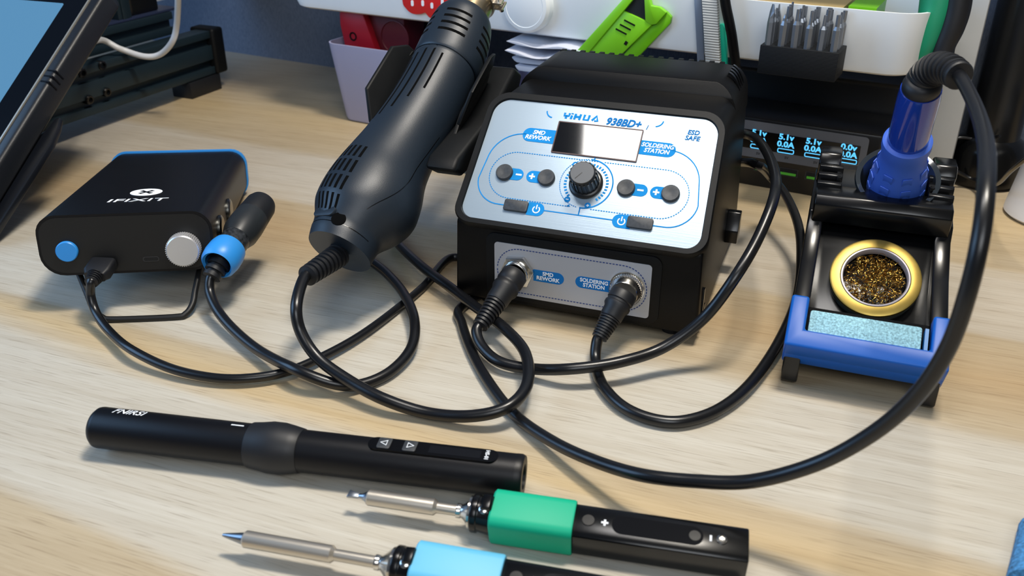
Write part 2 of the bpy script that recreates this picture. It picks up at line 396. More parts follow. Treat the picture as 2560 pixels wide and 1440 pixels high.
stroke(gb, circ(0, 33.9, 16.2, 44, -92, 92), .8, Z0, Z1); stroke(gb, [(1.5, 50), (1.5, 54)], .7, Z0, Z1); stroke(gb, [(0, 17.7), (0, BY)], .7, Z0, Z1)
stroke(gb, circ(0, 33.9, 16.2, 50, 96, 264), .45, Z0, Z1, dash=(.8, .55))
stroke(gb, circ(0, 33.9, 12.9, 60, -50, 230), 1.7, Z0, Z1, dash=(1.0, 1.05))
def stad(x0, x1, y0, y1, r): return rrect(x0, x1, y0, y1, r, 10)
lp = [(4, 49.2)] + [(-46+15.8*math.cos(math.radians(a)), 33.4+15.8*math.sin(math.radians(a))) for a in range(90, 271, 8)] + [(-6, 17.6)]
rp_ = [(8, 49.2)] + [(46-15.8*math.cos(math.radians(a)), 33.4+15.8*math.sin(math.radians(a))) for a in range(90, 271, 8)] + [(6, 17.6)]
stroke(gb, lp, .5, Z0, Z1, dash=(1.0, .6)); stroke(gb, rp_, .5, Z0, Z1, dash=(1.0, .6))
def pill(x0, x1, yc, h, left): gb.prism(rrect(x0, x1, yc-h, yc+h, [h, .3, .3, h] if left else [.3, h, h, .3], 7), Z0, Z1)
pill(-47.6, -25, TY-.1, 4.7, True); pill(27, 48.6, TY-.1, 4.7, False)
pill(-50, -40, 34, 3.9, False); pill(-38, -28, 34, 3.9, True); pill(27, 37.5, 34, 3.9, False); pill(39, 50, 34, 3.9, True)
pill(-32, -21.3, BY, 4.3, False); pill(20.8, 32, BY, 4.3, True)
for x, y in ((-9.5, 45.5), (-9, 22), (4.2, 19.8)): gb.prism(circ(x, y, 1.9, 20), Z0, Z1)
gb.prism([(-8.5, 17.5), (-7.3, 19), (-6.1, 17.5)], Z0, Z1)
stroke(gb, circ(-31.5, 80.2, 4.5, 8, 185, 265), .8, Z0, Z1); stroke(gb, circ(33, 81.5, 4.5, 8, -85, -5), .8, Z0, Z1)
# maker's name in its cut letters
def lt(polys, x, y, k=1):
    for P in polys: stroke(gb, [(x+(a+b*.12)*k, y+b*k) for a, b in P], 1.4, Z0, Z1)
lt([[(0, 4), (0, 2), (3, 2), (3, 4)], [(1.5, 2), (1.5, 0)]], -24.6, 76)
lt([[(0, 0), (0, 2.6)], [(0, 3.5), (0, 4.2)]], -19.8, 76)
lt([[(0, 0), (0, 4)], [(0, 2), (3.2, 2)], [(3.2, 0), (3.2, 4)]], -17.6, 76)
lt([[(0, 4), (0, .5), (3, .5), (3, 4)]], -11.8, 76)
lt([[(0, .5), (2.2, 4), (3.6, .5), (1.6, .5)]], -6.4, 76)
gb.build('printed_lines', BLUEP, panel, sm=False)
def PT_(x, y, n=.75): return PM @ Matrix.Translation((x, y, n))
text('938BD+', 6.8, PT_(13.4, 77), BLUED, 'model_lettering', panel, bold=.22, shear=.25, sx_=.95)
text('I', 4.5, PT_(28.3, 75.6), BLUED, 'model_lettering', panel, shear=.25)
text('ESD\nSAFE', 4.2, PT_(56.6, 73.6), BLUED, 'safety_lettering', panel, bold=.1, shear=.15)
text('SMD\nREWORK', 3.9, PT_(-37.5, TY), WHITEP, 'tag_lettering', panel, bold=.12, shear=.22)
text('SOLDERING\nSTATION', 3.9, PT_(37.3, TY), WHITEP, 'tag_lettering', panel, bold=.12, shear=.22, sx_=.93)
for x, y, pl in ((-43, 34, 0), (-34.4, 34, 1), (33.2, 34, 0), (42.6, 34, 1), (-9.5, 45.5, 1), (-9, 22, 0), (4.2, 19.8, 1)):
    k = .45 if abs(x) < 12 else 1; gw = MB(PM)
    P = [(-1.9, -.55), (1.9, -.55), (1.9, .55), (-1.9, .55)] if not pl else [(-1.9, -.55), (-.55, -.55), (-.55, -1.9), (.55, -1.9), (.55, -.55), (1.9, -.55), (1.9, .55), (.55, .55), (.55, 1.9), (-.55, 1.9), (-.55, .55), (-1.9, .55)]
    gw.prism([(x+a*k, y+b*k) for a, b in P], .7, .85).build('plus_symbol' if pl else 'minus_symbol', WHITEP, panel, sm=False)
for x in (-26.3, 26.3):
    gw = MB(PM); stroke(gw, circ(x, BY-.2, 2.1, 20, 125, 415), .7, .7, .85); stroke(gw, [(x, BY), (x, BY+3)], .7, .7, .85)
    gw.build('power_symbol', WHITEP, panel, sm=False)
lcd = MB(PM).prism(rrect(-26.3, 26.7, 52, 73.3, .3, 1), .3, 1.1).build('display_window', LCD, st, sm=False)
fr = MB(PM); stroke(fr, rrect(-26.3, 26.7, 52, 73.3, .1, 1), .7, .5, 1.25, closed=True); fr.build('window_edge', mat('brown_edge', '#4a3230', .4), lcd, sm=False)
for x in (-52.2, -25, 24.6, 51.2):
    MB(PT_(x, 34, 0)).lathe([(5.4, 0), (5.4, 2.2), (4.9, 2.9), (3.5, 2.9), (1.8, 2.6), (.01, 2.5)], n=32).build('round_button', BTN, st)
for x in (-39.2, 37.4):
    MB(PT_(x, BY+.1, 0)).prism(rrect(-7.6, 7.6, -3.6, 3.6, 1.3), 0, 2.5).build('power_button', BTN, st, bevel=.5, ang=50)
kn = MB(PT_(0, 33.9, 0)); kn.lathe([(10.4, 0), (10.4, 1.6), (9.4, 2.6), (8.2, 2.8), (7.6, 14.4), (7.1, 15), (.01, 15)], n=48)
for i in range(20):
    a = 2*math.pi*i/20; kn.box(7.2, 8.5, -.55, .55, 3, 13.2, PT_(0, 33.9, 0) @ Matrix.Rotation(a, 4, 'Z'))
kn = kn.build('dial_knob', mat('knob_plastic', '#1a1b1d', .3), st)
MB(PT_(0, 33.9, 15)).box(-.3, .3, -5.6, 0, 0, .12, PT_(0, 33.9, 15) @ Matrix.Rotation(math.radians(-38), 4, 'Z')).build('pointer_line', BLKG, kn, sm=False)
MB(PT_(0, 33.9, 15)).lathe([(6.9, 0), (6.9, .1), (.01, .12)]).build('knob_cap', mat('knob_cap', '#595b5e', .45), kn)
# lower socket label
FM = Matrix(((1, 0, 0, CX), (0, 0, -1, 467.5), (0, 1, 0, 0), (0, 0, 0, 1)))   # x across, y up, z out of the front
MB(FM).prism(rrect(-56, 54, 11, 55.5, 6), -1.6, -.5).build('socket_surround', BLKM, st, bevel=.4, ang=50)
lab = MB(FM).prism(rrect(-50.2, 48.2, 14.6, 50, 2.2), -.6, 0).build('socket_label', LABELM, st, sm=False, label='pale silver label round the two sockets')
ln = MB(FM); stroke(ln, rrect(-48.3, 46, 17.4, 47.2, 14.6, 12), .6, -.05, .12, closed=True, dash=(1.3, .7)); ln.build('printed_dashes', NAVY, lab, sm=False)
tg = MB(FM); tg.prism(rrect(-24.6, -5, 27.6, 35.4, [.2, 3.9, 3.9, .2]), -.1, .12); tg.prism(rrect(2.2, 24, 28, 35.8, [3.9, .2, .2, 3.9]), -.1, .12); tg.build('printed_tags', BLUED, lab, sm=False)
def FT(x, y, n=.2): return FM @ Matrix.Translation((x, y, n))
text('SMD\nREWORK', 3.5, FT(-15.2, 31.6), WHITEP, 'tag_lettering', lab, bold=.1)
text('SOLDERING\nSTATION', 3.5, FT(13.9, 31.9), WHITEP, 'tag_lettering', lab, bold=.1, sx_=.93)
nx_, ny_ = -34.8, 32.5; cx_, cy_ = 34.3, 33.2
nut = MB(FT(nx_, ny_, 0)); nut.prism([(11.2*math.cos(math.radians(60*i+8)), 11.2*math.sin(math.radians(60*i+8))) for i in range(6)], 0, 3); nut.lathe([(8.4, 3), (8.4, 7), (7.4, 7.4), (7.2, 3)], FT(nx_, ny_, 0))
nut.build('hex_nut', CHROME, st, bevel=.4)
ns = MB(FT(cx_, cy_, 0)); ns.lathe([(10.6, 0), (10.6, 1), (9.6, 1.2), (9.6, 6), (9.0, 6.8), (8.6, 9), (8.0, 9.8), (7.2, 9.8)])
for i in range(44):
    ns.box(9.4, 10.0, -.28, .28, 1.4, 5.8, FT(cx_, cy_, 0) @ Matrix.Rotation(2*math.pi*i/44, 4, 'Z') @ Matrix.Rotation(.35, 4, 'X'))
ns.build('knurled_ring', CHROME, st)
for x in (-60, 60):
    for y in (485, 620): MB(Matrix.Translation((CX+x, y, 0))).lathe([(6, 0), (7, 8)]).build('rubber_foot', RUBM, st)
sp = px_sw = V((-54.5, 590, 0))
sw = MB().prism([(572, 24), (572, 33), (580, 44), (585, 44), (585, 24)], 76.5, 85.5, YZ); sw.build('rocker_switch', BLKG, st, bevel=.8)
sv = MB()
for z0, z1, y0, y1 in ((10, 24, 479, 482), (10, 20, 486, 489), (24, 34, 479, 482)): sv.box(76.6, 78.3, y0, y1, z0, z1, Matrix.Translation((CX, 0, 0)))
sv.build('side_slot', BLKG, st)
# ------------------------------------------------------------------ hot-air gun and its cradle
G0, G1 = V((-265, 424, 49)), V((-250.3, 577, 142.5))
gd = (G1-G0).normalized(); GL = (G1-G0).length
GM = axis(G0, G1, (1, 0, 0))            # z up the barrel, x to the right
GUN = [((-264.9, 423.8, 48.9), 20.4), ((-265.4, 429, 52), 21.2), ((-265.5, 434.6, 54.8), 22), ((-265.1, 440, 57), 24.6), ((-264.5, 449, 60.5), 29.6), ((-263.3, 460, 65), 32),
       ((-263, 472.4, 72.1), 30.9), ((-262.8, 486.5, 80.6), 27.6), ((-260.7, 504.1, 90.7), 25.1), ((-257.3, 525.9, 104), 23.9), ((-254.8, 543.6, 116.3), 23.3),
       ((-252.9, 557.5, 127.2), 23), ((-252.5, 559, 128.2), 22.1), ((-252.4, 559.6, 128.7), 22.1), ((-252.3, 560.6, 129.4), 23.8), ((-250.6, 574, 140.7), 23.6), ((-250, 585.6, 151.2), 21.6), ((-249, 590, 155.5), 19), ((-248.4, 592, 157.1), 16.5)]
gx = GM.col[0].to_3d(); gy = GM.col[1].to_3d()
gt = thing('hot_air_gun', (-262, 470, 0), 'black hot-air gun lying in the cradle left of the station', 'hot-air gun')
GC = spline([g_[0] for g_ in GUN], 5); GR = [v_.x for v_ in spline([(g_[1], 0, 0) for g_ in GUN], 5)]
k0 = 11*5
rings = [[c+(gx*math.cos(2*math.pi*k/48)+gy*math.sin(2*math.pi*k/48))*r for k in range(48)] for c, r in zip(GC[:k0+1], GR[:k0+1])]
gb_ = MB().loft(rings).build('handle', GUNM, gt)
rings = [[c+(gx*math.cos(2*math.pi*k/48)+gy*math.sin(2*math.pi*k/48))*r for k in range(48)] for c, r in zip(GC[k0:], GR[k0:])]
gh_ = MB().loft(rings).build('vented_head', GUNM, gt)
def gunp(s_, a, dr=0.0):                # point on the gun skin: s_ along, a round (90 = towards the lens side)
    i = 0
    while i < len(GC)-2 and (GC[i+1]-G0).dot(gd) < s_: i += 1
    h0, h1 = (GC[i]-G0).dot(gd), (GC[i+1]-G0).dot(gd); f_ = max(0, min(1, (s_-h0)/max(1e-6, h1-h0)))
    t = math.radians(a); e = (gx*math.cos(t)-gy*math.sin(t)) if gy.z < 0 else (gx*math.cos(t)+gy*math.sin(t))
    return GC[i].lerp(GC[i+1], f_) + e*(GR[i]+(GR[i+1]-GR[i])*f_+dr), e
def slotmesh(cells, name, parent, m=HOLE):
    mb = MB()
    for P in cells:                     # P: list of (s, a) with width ws (along) or wa (round)
        ring = []
        for (s_, a, ws, wa) in P:
            q = [gunp(s_-ws, a-wa, .12)[0], gunp(s_+ws, a+wa, .12)[0]]
            q2 = [gunp(s_+ws, a+wa, -.8)[0], gunp(s_-ws, a-wa, -.8)[0]]; ring.append(q+q2)
        mb.loft(ring)
    return mb.build(name, m, parent, sm=False)
cells = []
for j in range(4):
    for i in range(5):
        a = 93+i*9.0; s0 = 14+j*13.0+i*.6
        cells.append([(s0+t, a, 0, 1.8) for t in (0, 2, 4, 6, 8, 10)])
slotmesh(cells, 'intake_slot', gb_)
cells = []
for j in range(4):
    for a0, a1 in ((52, 100), (122, 150), (-10, 30)):
        cells.append([(170+j*5.6, a, .95, 0) for a in range(a0, a1+1, 6)])
slotmesh(cells, 'heat_vent', gh_)
cells = [[(s_, a, 0, 1.7) for s_ in range(s0, s1, 5)] for a, s0, s1 in ((72, 122, 157), (88, 112, 158), (104, 102, 158), (120, 96, 156), (134, 94, 150))]
slotmesh(cells, 'grip_groove', gb_)
sm_ = spline([V((s_, a, 0)) for s_, a in ((22, 52), (34, 42), (50, 30), (66, 22), (84, 14), (100, 8))], 9)
cells = [[(p.x, p.y, 0, .45) for p in sm_], [(7.5, a, .25, 0) for a in range(20, 170, 4)]]
slotmesh(cells, 'seam', gb_, BLKG)
p_, e_ = gunp(10, 80, -1.6); MB(axis(p_, p_+e_)).lathe([(4.4, 0), (4.4, 1.9), (4.1, 2.0), (.01, 1.9)], n=28).build('screw_recess', mat('recess_black', '#020202', .9, spec=.1), gb_)
p_, e_ = gunp(13.5, 112, -2.2); MB(axis(p_, p_+e_, gd)).prism(rrect(-3.3, 3.3, -9, 9, 3.2), 0, 2.3).build('badge_inset', GUNM, gb_, bevel=.5, ang=50)
tb = V((-248.4, 590, 155.5)); te = tb + gd*75
MB(axis(tb, te)).lathe([(13, 0), (13, 60), (12, 62), (12, 75), (11, 75), (11, 1)], n=36).build('nozzle_tube', STEELW, gt, label='heat-stained steel nozzle tube')
cl_ = axis(tb+gd*17, te, (1, 0, 0)); c_ = MB(cl_); c_.lathe([(13.2, 0), (13.9, .2), (13.9, 8), (13.2, 8.2)], n=36); c_.box(13, 20, -3, -1.8, 0, 8); c_.box(13, 20, 1.8, 3, 0, 8)
c_ = c_.build('clamp_band', STEEL, gt)
MB(cl_).tube([(17, -8, 4), (17, 7, 4)], 1.6).build('clamp_screw', CHROME, c_)
# cable gland under the gun
a_ = atd(843, 640, 548); b_ = atd(768, 690, 526)
def gland(a, b, r0, r1, n, name, parent, m=RUBM, neck=None):
    L_ = (V(b)-V(a)).length; prof = []
    for i in range(n):
        t0 = i/n; r = r0+(r1-r0)*t0; h = L_*t0; d = L_/n
        prof += [(r*.84, h), (r*.84, h+d*.35), (r, h+d*.4), (r, h+d*.95)]
    prof = [(r0*.5, -2)]+prof+[(r1*.84, L_), (r1*.7, L_+.5)]
    return MB(axis(a, b)).lathe(prof, n=28).build(name, m, parent)
gland(a_-(b_-a_)*.1, b_, 7.4, 6.0, 9, 'strain_relief', gt)
# cradle: an open channel under the gun, carried by an arm from the station
hd = thing('gun_cradle', (-235, 540, 0), 'black open cradle on the station side that holds the gun', 'holder')
rings = []
ang = list(range(178, 363, 8))
for s_, f0 in ((98, 1.0), (104, 1), (120, 1), (150, 1), (160, 1.0), (166, .97)):
    ring = []; c = G0+gd*s_
    lo = 12 if s_ < 105 else 0
    for a in ang: t = math.radians(max(178+lo, min(362-lo, a))); ring.append(c+(gx*math.cos(t)+(-gy if gy.z < 0 else gy)*math.sin(t))*28.5*f0)
    for a in reversed(ang): t = math.radians(max(178+lo, min(362-lo, a))); ring.append(c+(gx*math.cos(t)+(-gy if gy.z < 0 else gy)*math.sin(t))*31.2*f0)
    rings.append(ring)
MB().loft(rings).build('channel', BLKM, hd, bevel=.5, ang=60)
wl = MB(); wr = MB()
up_ = (-gy if gy.z < 0 else gy)
for mb, sg, s0, s1 in ((wl, -1, 100, 168), (wr, 1, 112, 172)):
    rr_ = []
    for s_, h, o2 in ((s0, -2, 1), (s0+16, 13, 7), (s1-12, 13, 7), (s1, 4, 3)):
        c = G0+gd*s_; b0_ = c + gx*sg*(23.6 if sg < 0 else 26.5) - up_*7; b1_ = c + gx*sg*(28+o2)+up_*h
        rr_.append([b0_, b1_, b1_+gx*sg*2.6, b0_+gx*sg*3.2])
    mb.loft(rr_)
wl.build('side_wing', BLKM, hd, bevel=1.1, seg=3, ang=40); wr.build('side_wing', BLKM, hd, bevel=.6, ang=45)
arm = MB().prism([(478, 88), (492, 80), (530, 82), (590, 98), (604, 118), (590, 126), (540, 104), (486, 94)], -101, -80, YZ).build('arm', BLKM, hd, bevel=3, seg=3)
MB().prism([(525, 78), (560, 80), (606, 96), (606, 112), (560, 104), (528, 92)], -80, -74.5, YZ).build('mounting_plate', BLK, hd, bevel=1)
# ------------------------------------------------------------------ cables
def cable(name, pts, r, label, cat='cable', m=RUB, per=10, cut=0):
    P = spline(pts, per); return MB().tube(P, r, 18).build(name, m, cat=cat, label=label)
cable('gun_cable', [b_-(b_-a_)*.25, b_+(b_-a_)*.1, at(741, 765, 42), at(752, 830, 30), at(795, 895, 19), at(870, 950, 12.5), at(960, 998, 9), at(1070, 1033, 5),
      at(1180, 1040, 8), at(1270, 1017, 12), at(1318, 960, 14), at(1312, 880, 15), at(1255, 815, 14), at(1190, 768, 12), at(1125, 718, 11), at(1050, 662, 10), at(985, 596, 5), at(958, 530, 4),
      at(985, 460, 4), at(1060, 415, 4), at(1130, 402, 4), V((-219, 640, 4)), V((-200, 672, 4)), V((-180, 690, 4))], 3.3,
      'thick black cable looping from the hot-air gun around in front of the station')
# plugs on the station front
def plug(a, b, r, name, label, ribs=9):
    t = thing(name, a, label, 'plug'); L_ = (V(b)-V(a)).length; M_ = axis(a, b)
    MB(M_).lathe([(r*.92, -1), (r, 0), (r, L_*.16), (r*.93, L_*.18), (r*.93, L_*.22), (r, L_*.24), (r, L_*.30), (r*.86, L_*.36), (r*.84, L_*.52), (r*.78, L_*.55), (r*.5, L_*.56)], n=32).build('plug_body', RUBM, t)
    a2 = V(a).lerp(V(b), .54); gland(a2, b, r*.78, r*.56, ribs, 'strain_relief', t); return t
n0 = FT(nx_, ny_, 6.2).translation; n1 = at(1200, 815, 15)
plug(n0, n1, 8.3, 'smd_plug', 'black ribbed plug in the left front socket with hex nut', 8)
c0 = FT(cx_, cy_, 9.0).translation; c1 = at(1498, 845, 14)
plug(c0, c1, 8.0, 'iron_plug', 'black ribbed plug in the knurled right front socket', 8)
back = V((-63, 652, 78))
cable('rework_cable', [n1+(n0-n1)*.08, n1+(n1-n0)*.10, at(1206, 868, 9), at(1250, 905, 7), at(1330, 922, 7), at(1430, 922, 12), at(1550, 905, 14), at(1660, 868, 18), at(1760, 795, 34), at(1840, 690, 58), at(1900, 585, 74),
      atd(1938, 480, 545), atd(1932, 415, 590), atd(1905, 362, 640), atd(1873, 338, 685), V((-78, 652, 78))], 3.25,
      'black cable arching right from the left socket to the back of the station')
cable('station_iron_cable', [c1+(c0-c1)*.08, c1+(c1-c0)*.10, at(1489, 905, 5), at(1505, 960, 4.5), at(1555, 1015, 4.2), at(1630, 1048, 3.9), at(1710, 1053, 3.9), at(1800, 1022, 4), at(1880, 955, 5), at(1950, 850, 8),
      at(1992, 745, 14), at(2003, 640, 22), at(1995, 560, 30), at(1965, 490, 38), at(1925, 440, 44), atd(1893, 412, 655), V((-60, 664, 50)), V((-80, 652, 50))], 3.25,
      'black cable curving low from the right socket past the iron stand')
# ------------------------------------------------------------------ iron stand
sd = thing('iron_stand', (38, 520, 0), 'black plastic soldering iron stand with blue sponge tray right of the station', 'iron stand')
SX = 37.0
SY = Matrix(((0, 0, 1, SX), (1, 0, 0, 0), (0, 1, 0, 0), (0, 0, 0, 1)))
side = [(446, 3), (450, 0), (462, 0), (470, 12), (560, 18), (592, 0), (604, 0), (604, 60), (590, 78), (570, 80), (532, 72), (527, 64), (500, 52), (470, 42), (447, 28)]
for s0, s1 in ((-40, -31), (31, 40)):
    MB().prism(side, s0, s1, SY).build('side_panel', BLKG, sd, bevel=1.2)
# sloping deck
DK = frame((SX, 447, 30), (1, 0, 0), (0, math.cos(math.radians(33)), math.sin(math.radians(33))))
MB(DK).box(-33, 33, 2, 98, -25, -20).build('deck', BLKG, sd, bevel=1)
MB(SY).prism([(594, 10), (603, 10), (603, 78), (594, 74)], -33, 33).build('back_plate', BLKG, sd)
tr = MB(DK)
P = [(-41, -7), (41, -7), (41, 25), (31.5, 25), (31.5, 4), (-31.5, 4), (-31.5, 25), (-41, 25)]
tr.prism([(x, y) for x, y in P], -8, 4.5)
tr.prism([(-41, -7), (41, -7), (41, 0), (-41, 0)], -17, -5)
tray = tr.build('sponge_tray', PBLUE, sd, bevel=1.6, seg=3, ang=50)
MB(DK).box(28.2, 30.0, 3.5, 17, -3, 3).build('sponge_clip', mat('clip_blue', '#1673b4', .4), tray)
MB(DK).box(-31, 31, 3.8, 24, -12, -6).build('tray_floor', mat('floor_black', '#060607', .8, spec=.15), sd)
sg = MB(DK); sg.prism(rrect(-30, 27, 4.4, 18.5, 1.5), -5.8, 1.4)
sg.build('cleaning_sponge', SPONGE, bevel=.8, cat='sponge', label='pale blue cleaning sponge lying in the blue tray of the iron stand')
# upper block: a front shelf, then cheeks with open fins either side of the ring
shelf = MB(SY).prism([(528, 66), (526, 78), (530, 83), (546, 84), (546, 66)], -38, 38)
shelf.build('front_shelf', BLKG, sd, bevel=1.2)
MB(SY).prism([(546, 62), (546, 72), (596, 78), (600, 62)], -38, 38).build('upper_block', BLKG, sd, bevel=1)
for s_ in (-1, 1):
    a0, a1 = (26, 39) if s_ > 0 else (-39, -26)
    MB().prism([(563, 84), (557, 92), (562, 98.5), (578, 98), (584, 76), (563, 76)], a0, a1, SY).build('cheek', BLKG, sd, bevel=1.4)
    MB().box(SX+s_*26-1.5, SX+s_*26+1.5, 546, 566, 72, 89).build('cheek_web', BLKG, sd, bevel=.6)
    for k in range(3):
        y0 = 540+k*7.5
        MB().prism([(y0, 78+k*2.6), (y0+1, 86+k*2.8), (y0+3.5, 87+k*2.8), (y0+4, 78+k*2.6)], *((24, 38) if s_ > 0 else (-38, -24)), SY).build('cooling_fin', BLKG, sd, bevel=.5)
# the holder ring and funnel
hb = aty(2238, 470, 556); ht = aty(2303, 222, 508)
hdv = (ht-hb).normalized()
RM = axis(hb, ht, (0, 1, 0))
MB(RM).lathe([(17, -10), (20, 1), (21.6, 6), (24.0, 8), (23.6, 10.2), (20.9, 9.4), (18.9, 1), (16.2, -10), (17, -10)], n=56, caps=(False, False)).build('holder_ring', mat('glossy_ring', '#2b3136', .1, coat=1), sd)
MB(RM).lathe([(20, -8), (14, -24), (10, -42), (8.5, -42), (12, -24), (18, -8), (20, -8)], n=32, caps=(False, False)).build('funnel', BLKG, sd)
# tin of brass wool
tn = V((38.6, 497, 50)); nrm = V((0, -.60, .80)).normalized(); TM = axis(tn-nrm*12, tn, (1, 0, 0)) @ Matrix.Scale(.835, 4)
tin = thing('brass_wool_tin', tn-nrm*8, 'round silver and gold tin of brass wool set in the stand', 'tin')
MB(TM).lathe([(29.5, -3), (29.8, 1.5), (28.6, 2.2), (28.4, 9.5), (29.6, 10.5), (29.6, 12)], n=60, caps=(True, False)).build('cup', mat('tin_cup', '#9aa69b', .25, .8), tin)
MB(TM).lathe([(29.6, 11.5), (29.4, 13.8), (28.4, 14.3), (22.8, 14.3), (22.4, 13.6), (22.2, 8), (21.6, 8), (21.8, 13.6)], n=60, caps=(False, False)).build('lid_ring', GOLD, tin)
MB(TM).lathe([(22.4, 13.2), (22.2, 14.5), (21.2, 14.6), (20.6, 13.4), (20.6, 9)], n=60, caps=(False, False)).build('inner_rim', mat('grey_rim', '#b4aeb4', .4, .3), tin)
MB(TM).lathe([(21.5, 2), (21.5, 3)], n=40).build('well_floor', mat('well_black', '#120e08', .6), tin)
bw = MB(TM)
for i in range(560):
    a = rnd.uniform(0, 6.283); rr_ = 19*math.sqrt(rnd.random()); cx0, cy0, cz0 = rr_*math.cos(a), rr_*math.sin(a), rnd.uniform(6, 14.5)-.012*rr_*rr_
    q = rnd.uniform(.9, 3.2); tilt = Matrix.Rotation(rnd.uniform(0, 6.28), 4, 'Z') @ Matrix.Rotation(rnd.uniform(0, 1.5), 4, 'X'); tw = rnd.uniform(90, 330)
    P = [V((cx0, cy0, cz0)) + (tilt @ V((q*math.cos(math.radians(t)), q*math.sin(math.radians(t)), t*.004))) for t in range(0, int(tw), 24)]
    P = [p for p in P if math.hypot(p.x, p.y) < 20.4]
    if len(P) > 3: bw.tube(P, rnd.uniform(.12, .3), 4)
bw.build('brass_wool', BRASS, kind='stuff', cat='brass wool', label='tangled gold brass wool curls filling the round tin')
# ------------------------------------------------------------------ blue iron in the stand
ir = thing('soldering_iron', hb, 'glossy blue soldering iron standing in the stand ring', 'soldering iron')
HL = (ht-hb).length
MB(RM).lathe([(11, -14), (15.6, -6), (16.6, 3), (15.6, 14), (13.6, 24), (12.6, 30), (12.6, 36), (13.4, 41), (13.2, 45), (11.4, 46)], n=48).build('rubber_grip', GRIPB, ir)
gp = MB(RM)
for j in range(3):
    for k in range(8):
        Mx = RM @ Matrix.Rotation(2*math.pi*k/8+.3, 4, 'Z'); z = 5+j*9; r_ = (16.4, 15.6, 13.9)[j]
        gp.prism([(-2.9, z-3.2), (2.9, z-3.2), (2.7, z+3.2), (-2.7, z+3.2)], .1, .75, Mx @ Matrix.Translation((r_-.6, 0, 0)) @ Matrix(((0, 0, 1, 0), (1, 0, 0, 0), (0, 1, 0, 0), (0, 0, 0, 1))))
gp.build('grip_pad', GRIPB, ir, bevel=.25)
MB(RM).lathe([(10.8, 38), (10.9, 46), (10.7, HL-6), (10.2, HL), (8, HL+.4)], n=48).build('handle_tube', HANDB, ir)
MB(RM).lathe([(9, HL-8), (9.6, HL), (9.8, HL+3), (9, HL+5.5), (7, HL+7)], n=36).build('end_cap', RUBM, ir)
MB(RM).lathe([(3, -58), (4.5, -50), (4.5, -14), (10, -12)], n=24).build('heater_shaft', STEEL, ir)
P = spline([ht-hdv*2, atd(2309, 203, 524), atd(2324, 181, 520), atd(2348, 169, 511), atd(2375, 174, 500), atd(2398, 190, 491)], 10)
br = MB(); br.tube(P, [8.4-2.6*i/len(P) for i in range(len(P))], 24)
for i in range(10, len(P)-2, 4):          # moulded ribs
    t_ = (P[i+1]-P[i-1]).normalized(); r_ = 9.7-2.7*i/len(P); m_ = axis(P[i]-t_*.75, P[i]+t_*.75)
    br.lathe([(r_*.8, -.5), (r_, 0), (r_, 1.5), (r_*.8, 2.0)], m_, n=28)
br.lathe([(5, -3), (6.8, -2.6), (7.0, .6), (6.4, 1.4), (4, 1.4)], axis(P[-2], P[-1]), n=28)
br.build('bent_strain_relief', RUBM, ir)
cable('iron_cable', [atd(2385, 184, 496), atd(2402, 195, 486), atd(2440, 270, 440), atd(2465, 360, 385), atd(2466, 460, 350), atd(2452, 590, 338), atd(2420, 730, 340), atd(2370, 870, 350), atd(2290, 990, 362), atd(2180, 1085, 375), atd(2040, 1160, 388),
      atd(1880, 1203, 398), atd(1740, 1203, 404), at(1600, 1187, 22), at(1480, 1150, 14), at(1380, 1103, 8), at(1290, 1040, 4), at(1225, 960, 3.6), at(1180, 880, 3.4), at(1155, 810, 3.4), at(1152, 770, 3.3), V((-192, 500, 3.3)), V((-180, 530, 3.3))], 3.1,
      'long black cable sweeping from the blue iron round the front to under the station')
# ------------------------------------------------------------------ charging hub, propped on its bail
yaw_, pit_, rol_ = .51, .13, -.03
ha = V((math.cos(yaw_)*math.cos(rol_), math.sin(yaw_)*math.cos(rol_), math.sin(rol_)))
hf = V((math.sin(yaw_)*math.cos(pit_), -math.cos(yaw_)*math.cos(pit_), math.sin(pit_))); hf = (hf-ha*hf.dot(ha)).normalized(); hu = ha.cross(-hf)
HW, HD, HH = 104.5, 191, 39
ho = V((-494, 560, .3)) + hf*HD
HM = Matrix((ha, -hf, hu)).transposed().to_4x4(); HM.translation = ho           # x across, y back, z up, origin at front bottom
hb_ = thing('power_hub', (ho.x, ho.y, 0), 'flat black power hub with blue back edge propped on a wire bail', 'power station')
HFM = HM @ Matrix(((1, 0, 0, 0), (0, 0, -1, 0), (0, 1, 0, 0), (0, 0, 0, 1)))      # front face: x, z-up, out
oct_ = rrect(-HW/2, HW/2, 0, HH, [14, 14, 12, 12], 6)
def sc_(P, d): 
    return [(x*(1-d/(HW/2)), HH/2+(z-HH/2)*(1-d/(HH/2))) for x, z in P]
MB(HFM).prism(oct_, -HD+3, 0).build('shell', ANOD, hb_, ang=30)
MB(HFM).prism(sc_(oct_, 1.6), -1, .25).build('front_plate', mat('hub_front', '#08090b', .45), hb_, sm=False)
MB(HFM).prism(sc_(oct_, -1.0), -HD-1.5, -HD+3).build('back_plate', IBLUE, hb_, sm=False, label='bright blue rear plate')
bx, bz = onp(HFM, 169, 627); MB(HFM @ Matrix.Translation((bx, bz, 0))).lathe([(6.5, 0), (6.5, 2.2), (6, 2.8), (.01, 2.9)]).build('power_button', IBLUE, hb_, label='round blue button')
kx, kz = onp(HFM, 462, 618); kb = MB(HFM @ Matrix.Translation((kx, kz, 0))); kb.lathe([(10, 0), (10, 8), (9.3, 8.6), (.01, 8.7)], n=60)
for i in range(48): kb.box(9.8, 10.5, -.3, .3, 1, 7.8, HFM @ Matrix.Translation((kx, kz, 0)) @ Matrix.Rotation(2*math.pi*i/48, 4, 'Z'))
kb.build('volume_knob', SILB, hb_, label='silver knurled knob')
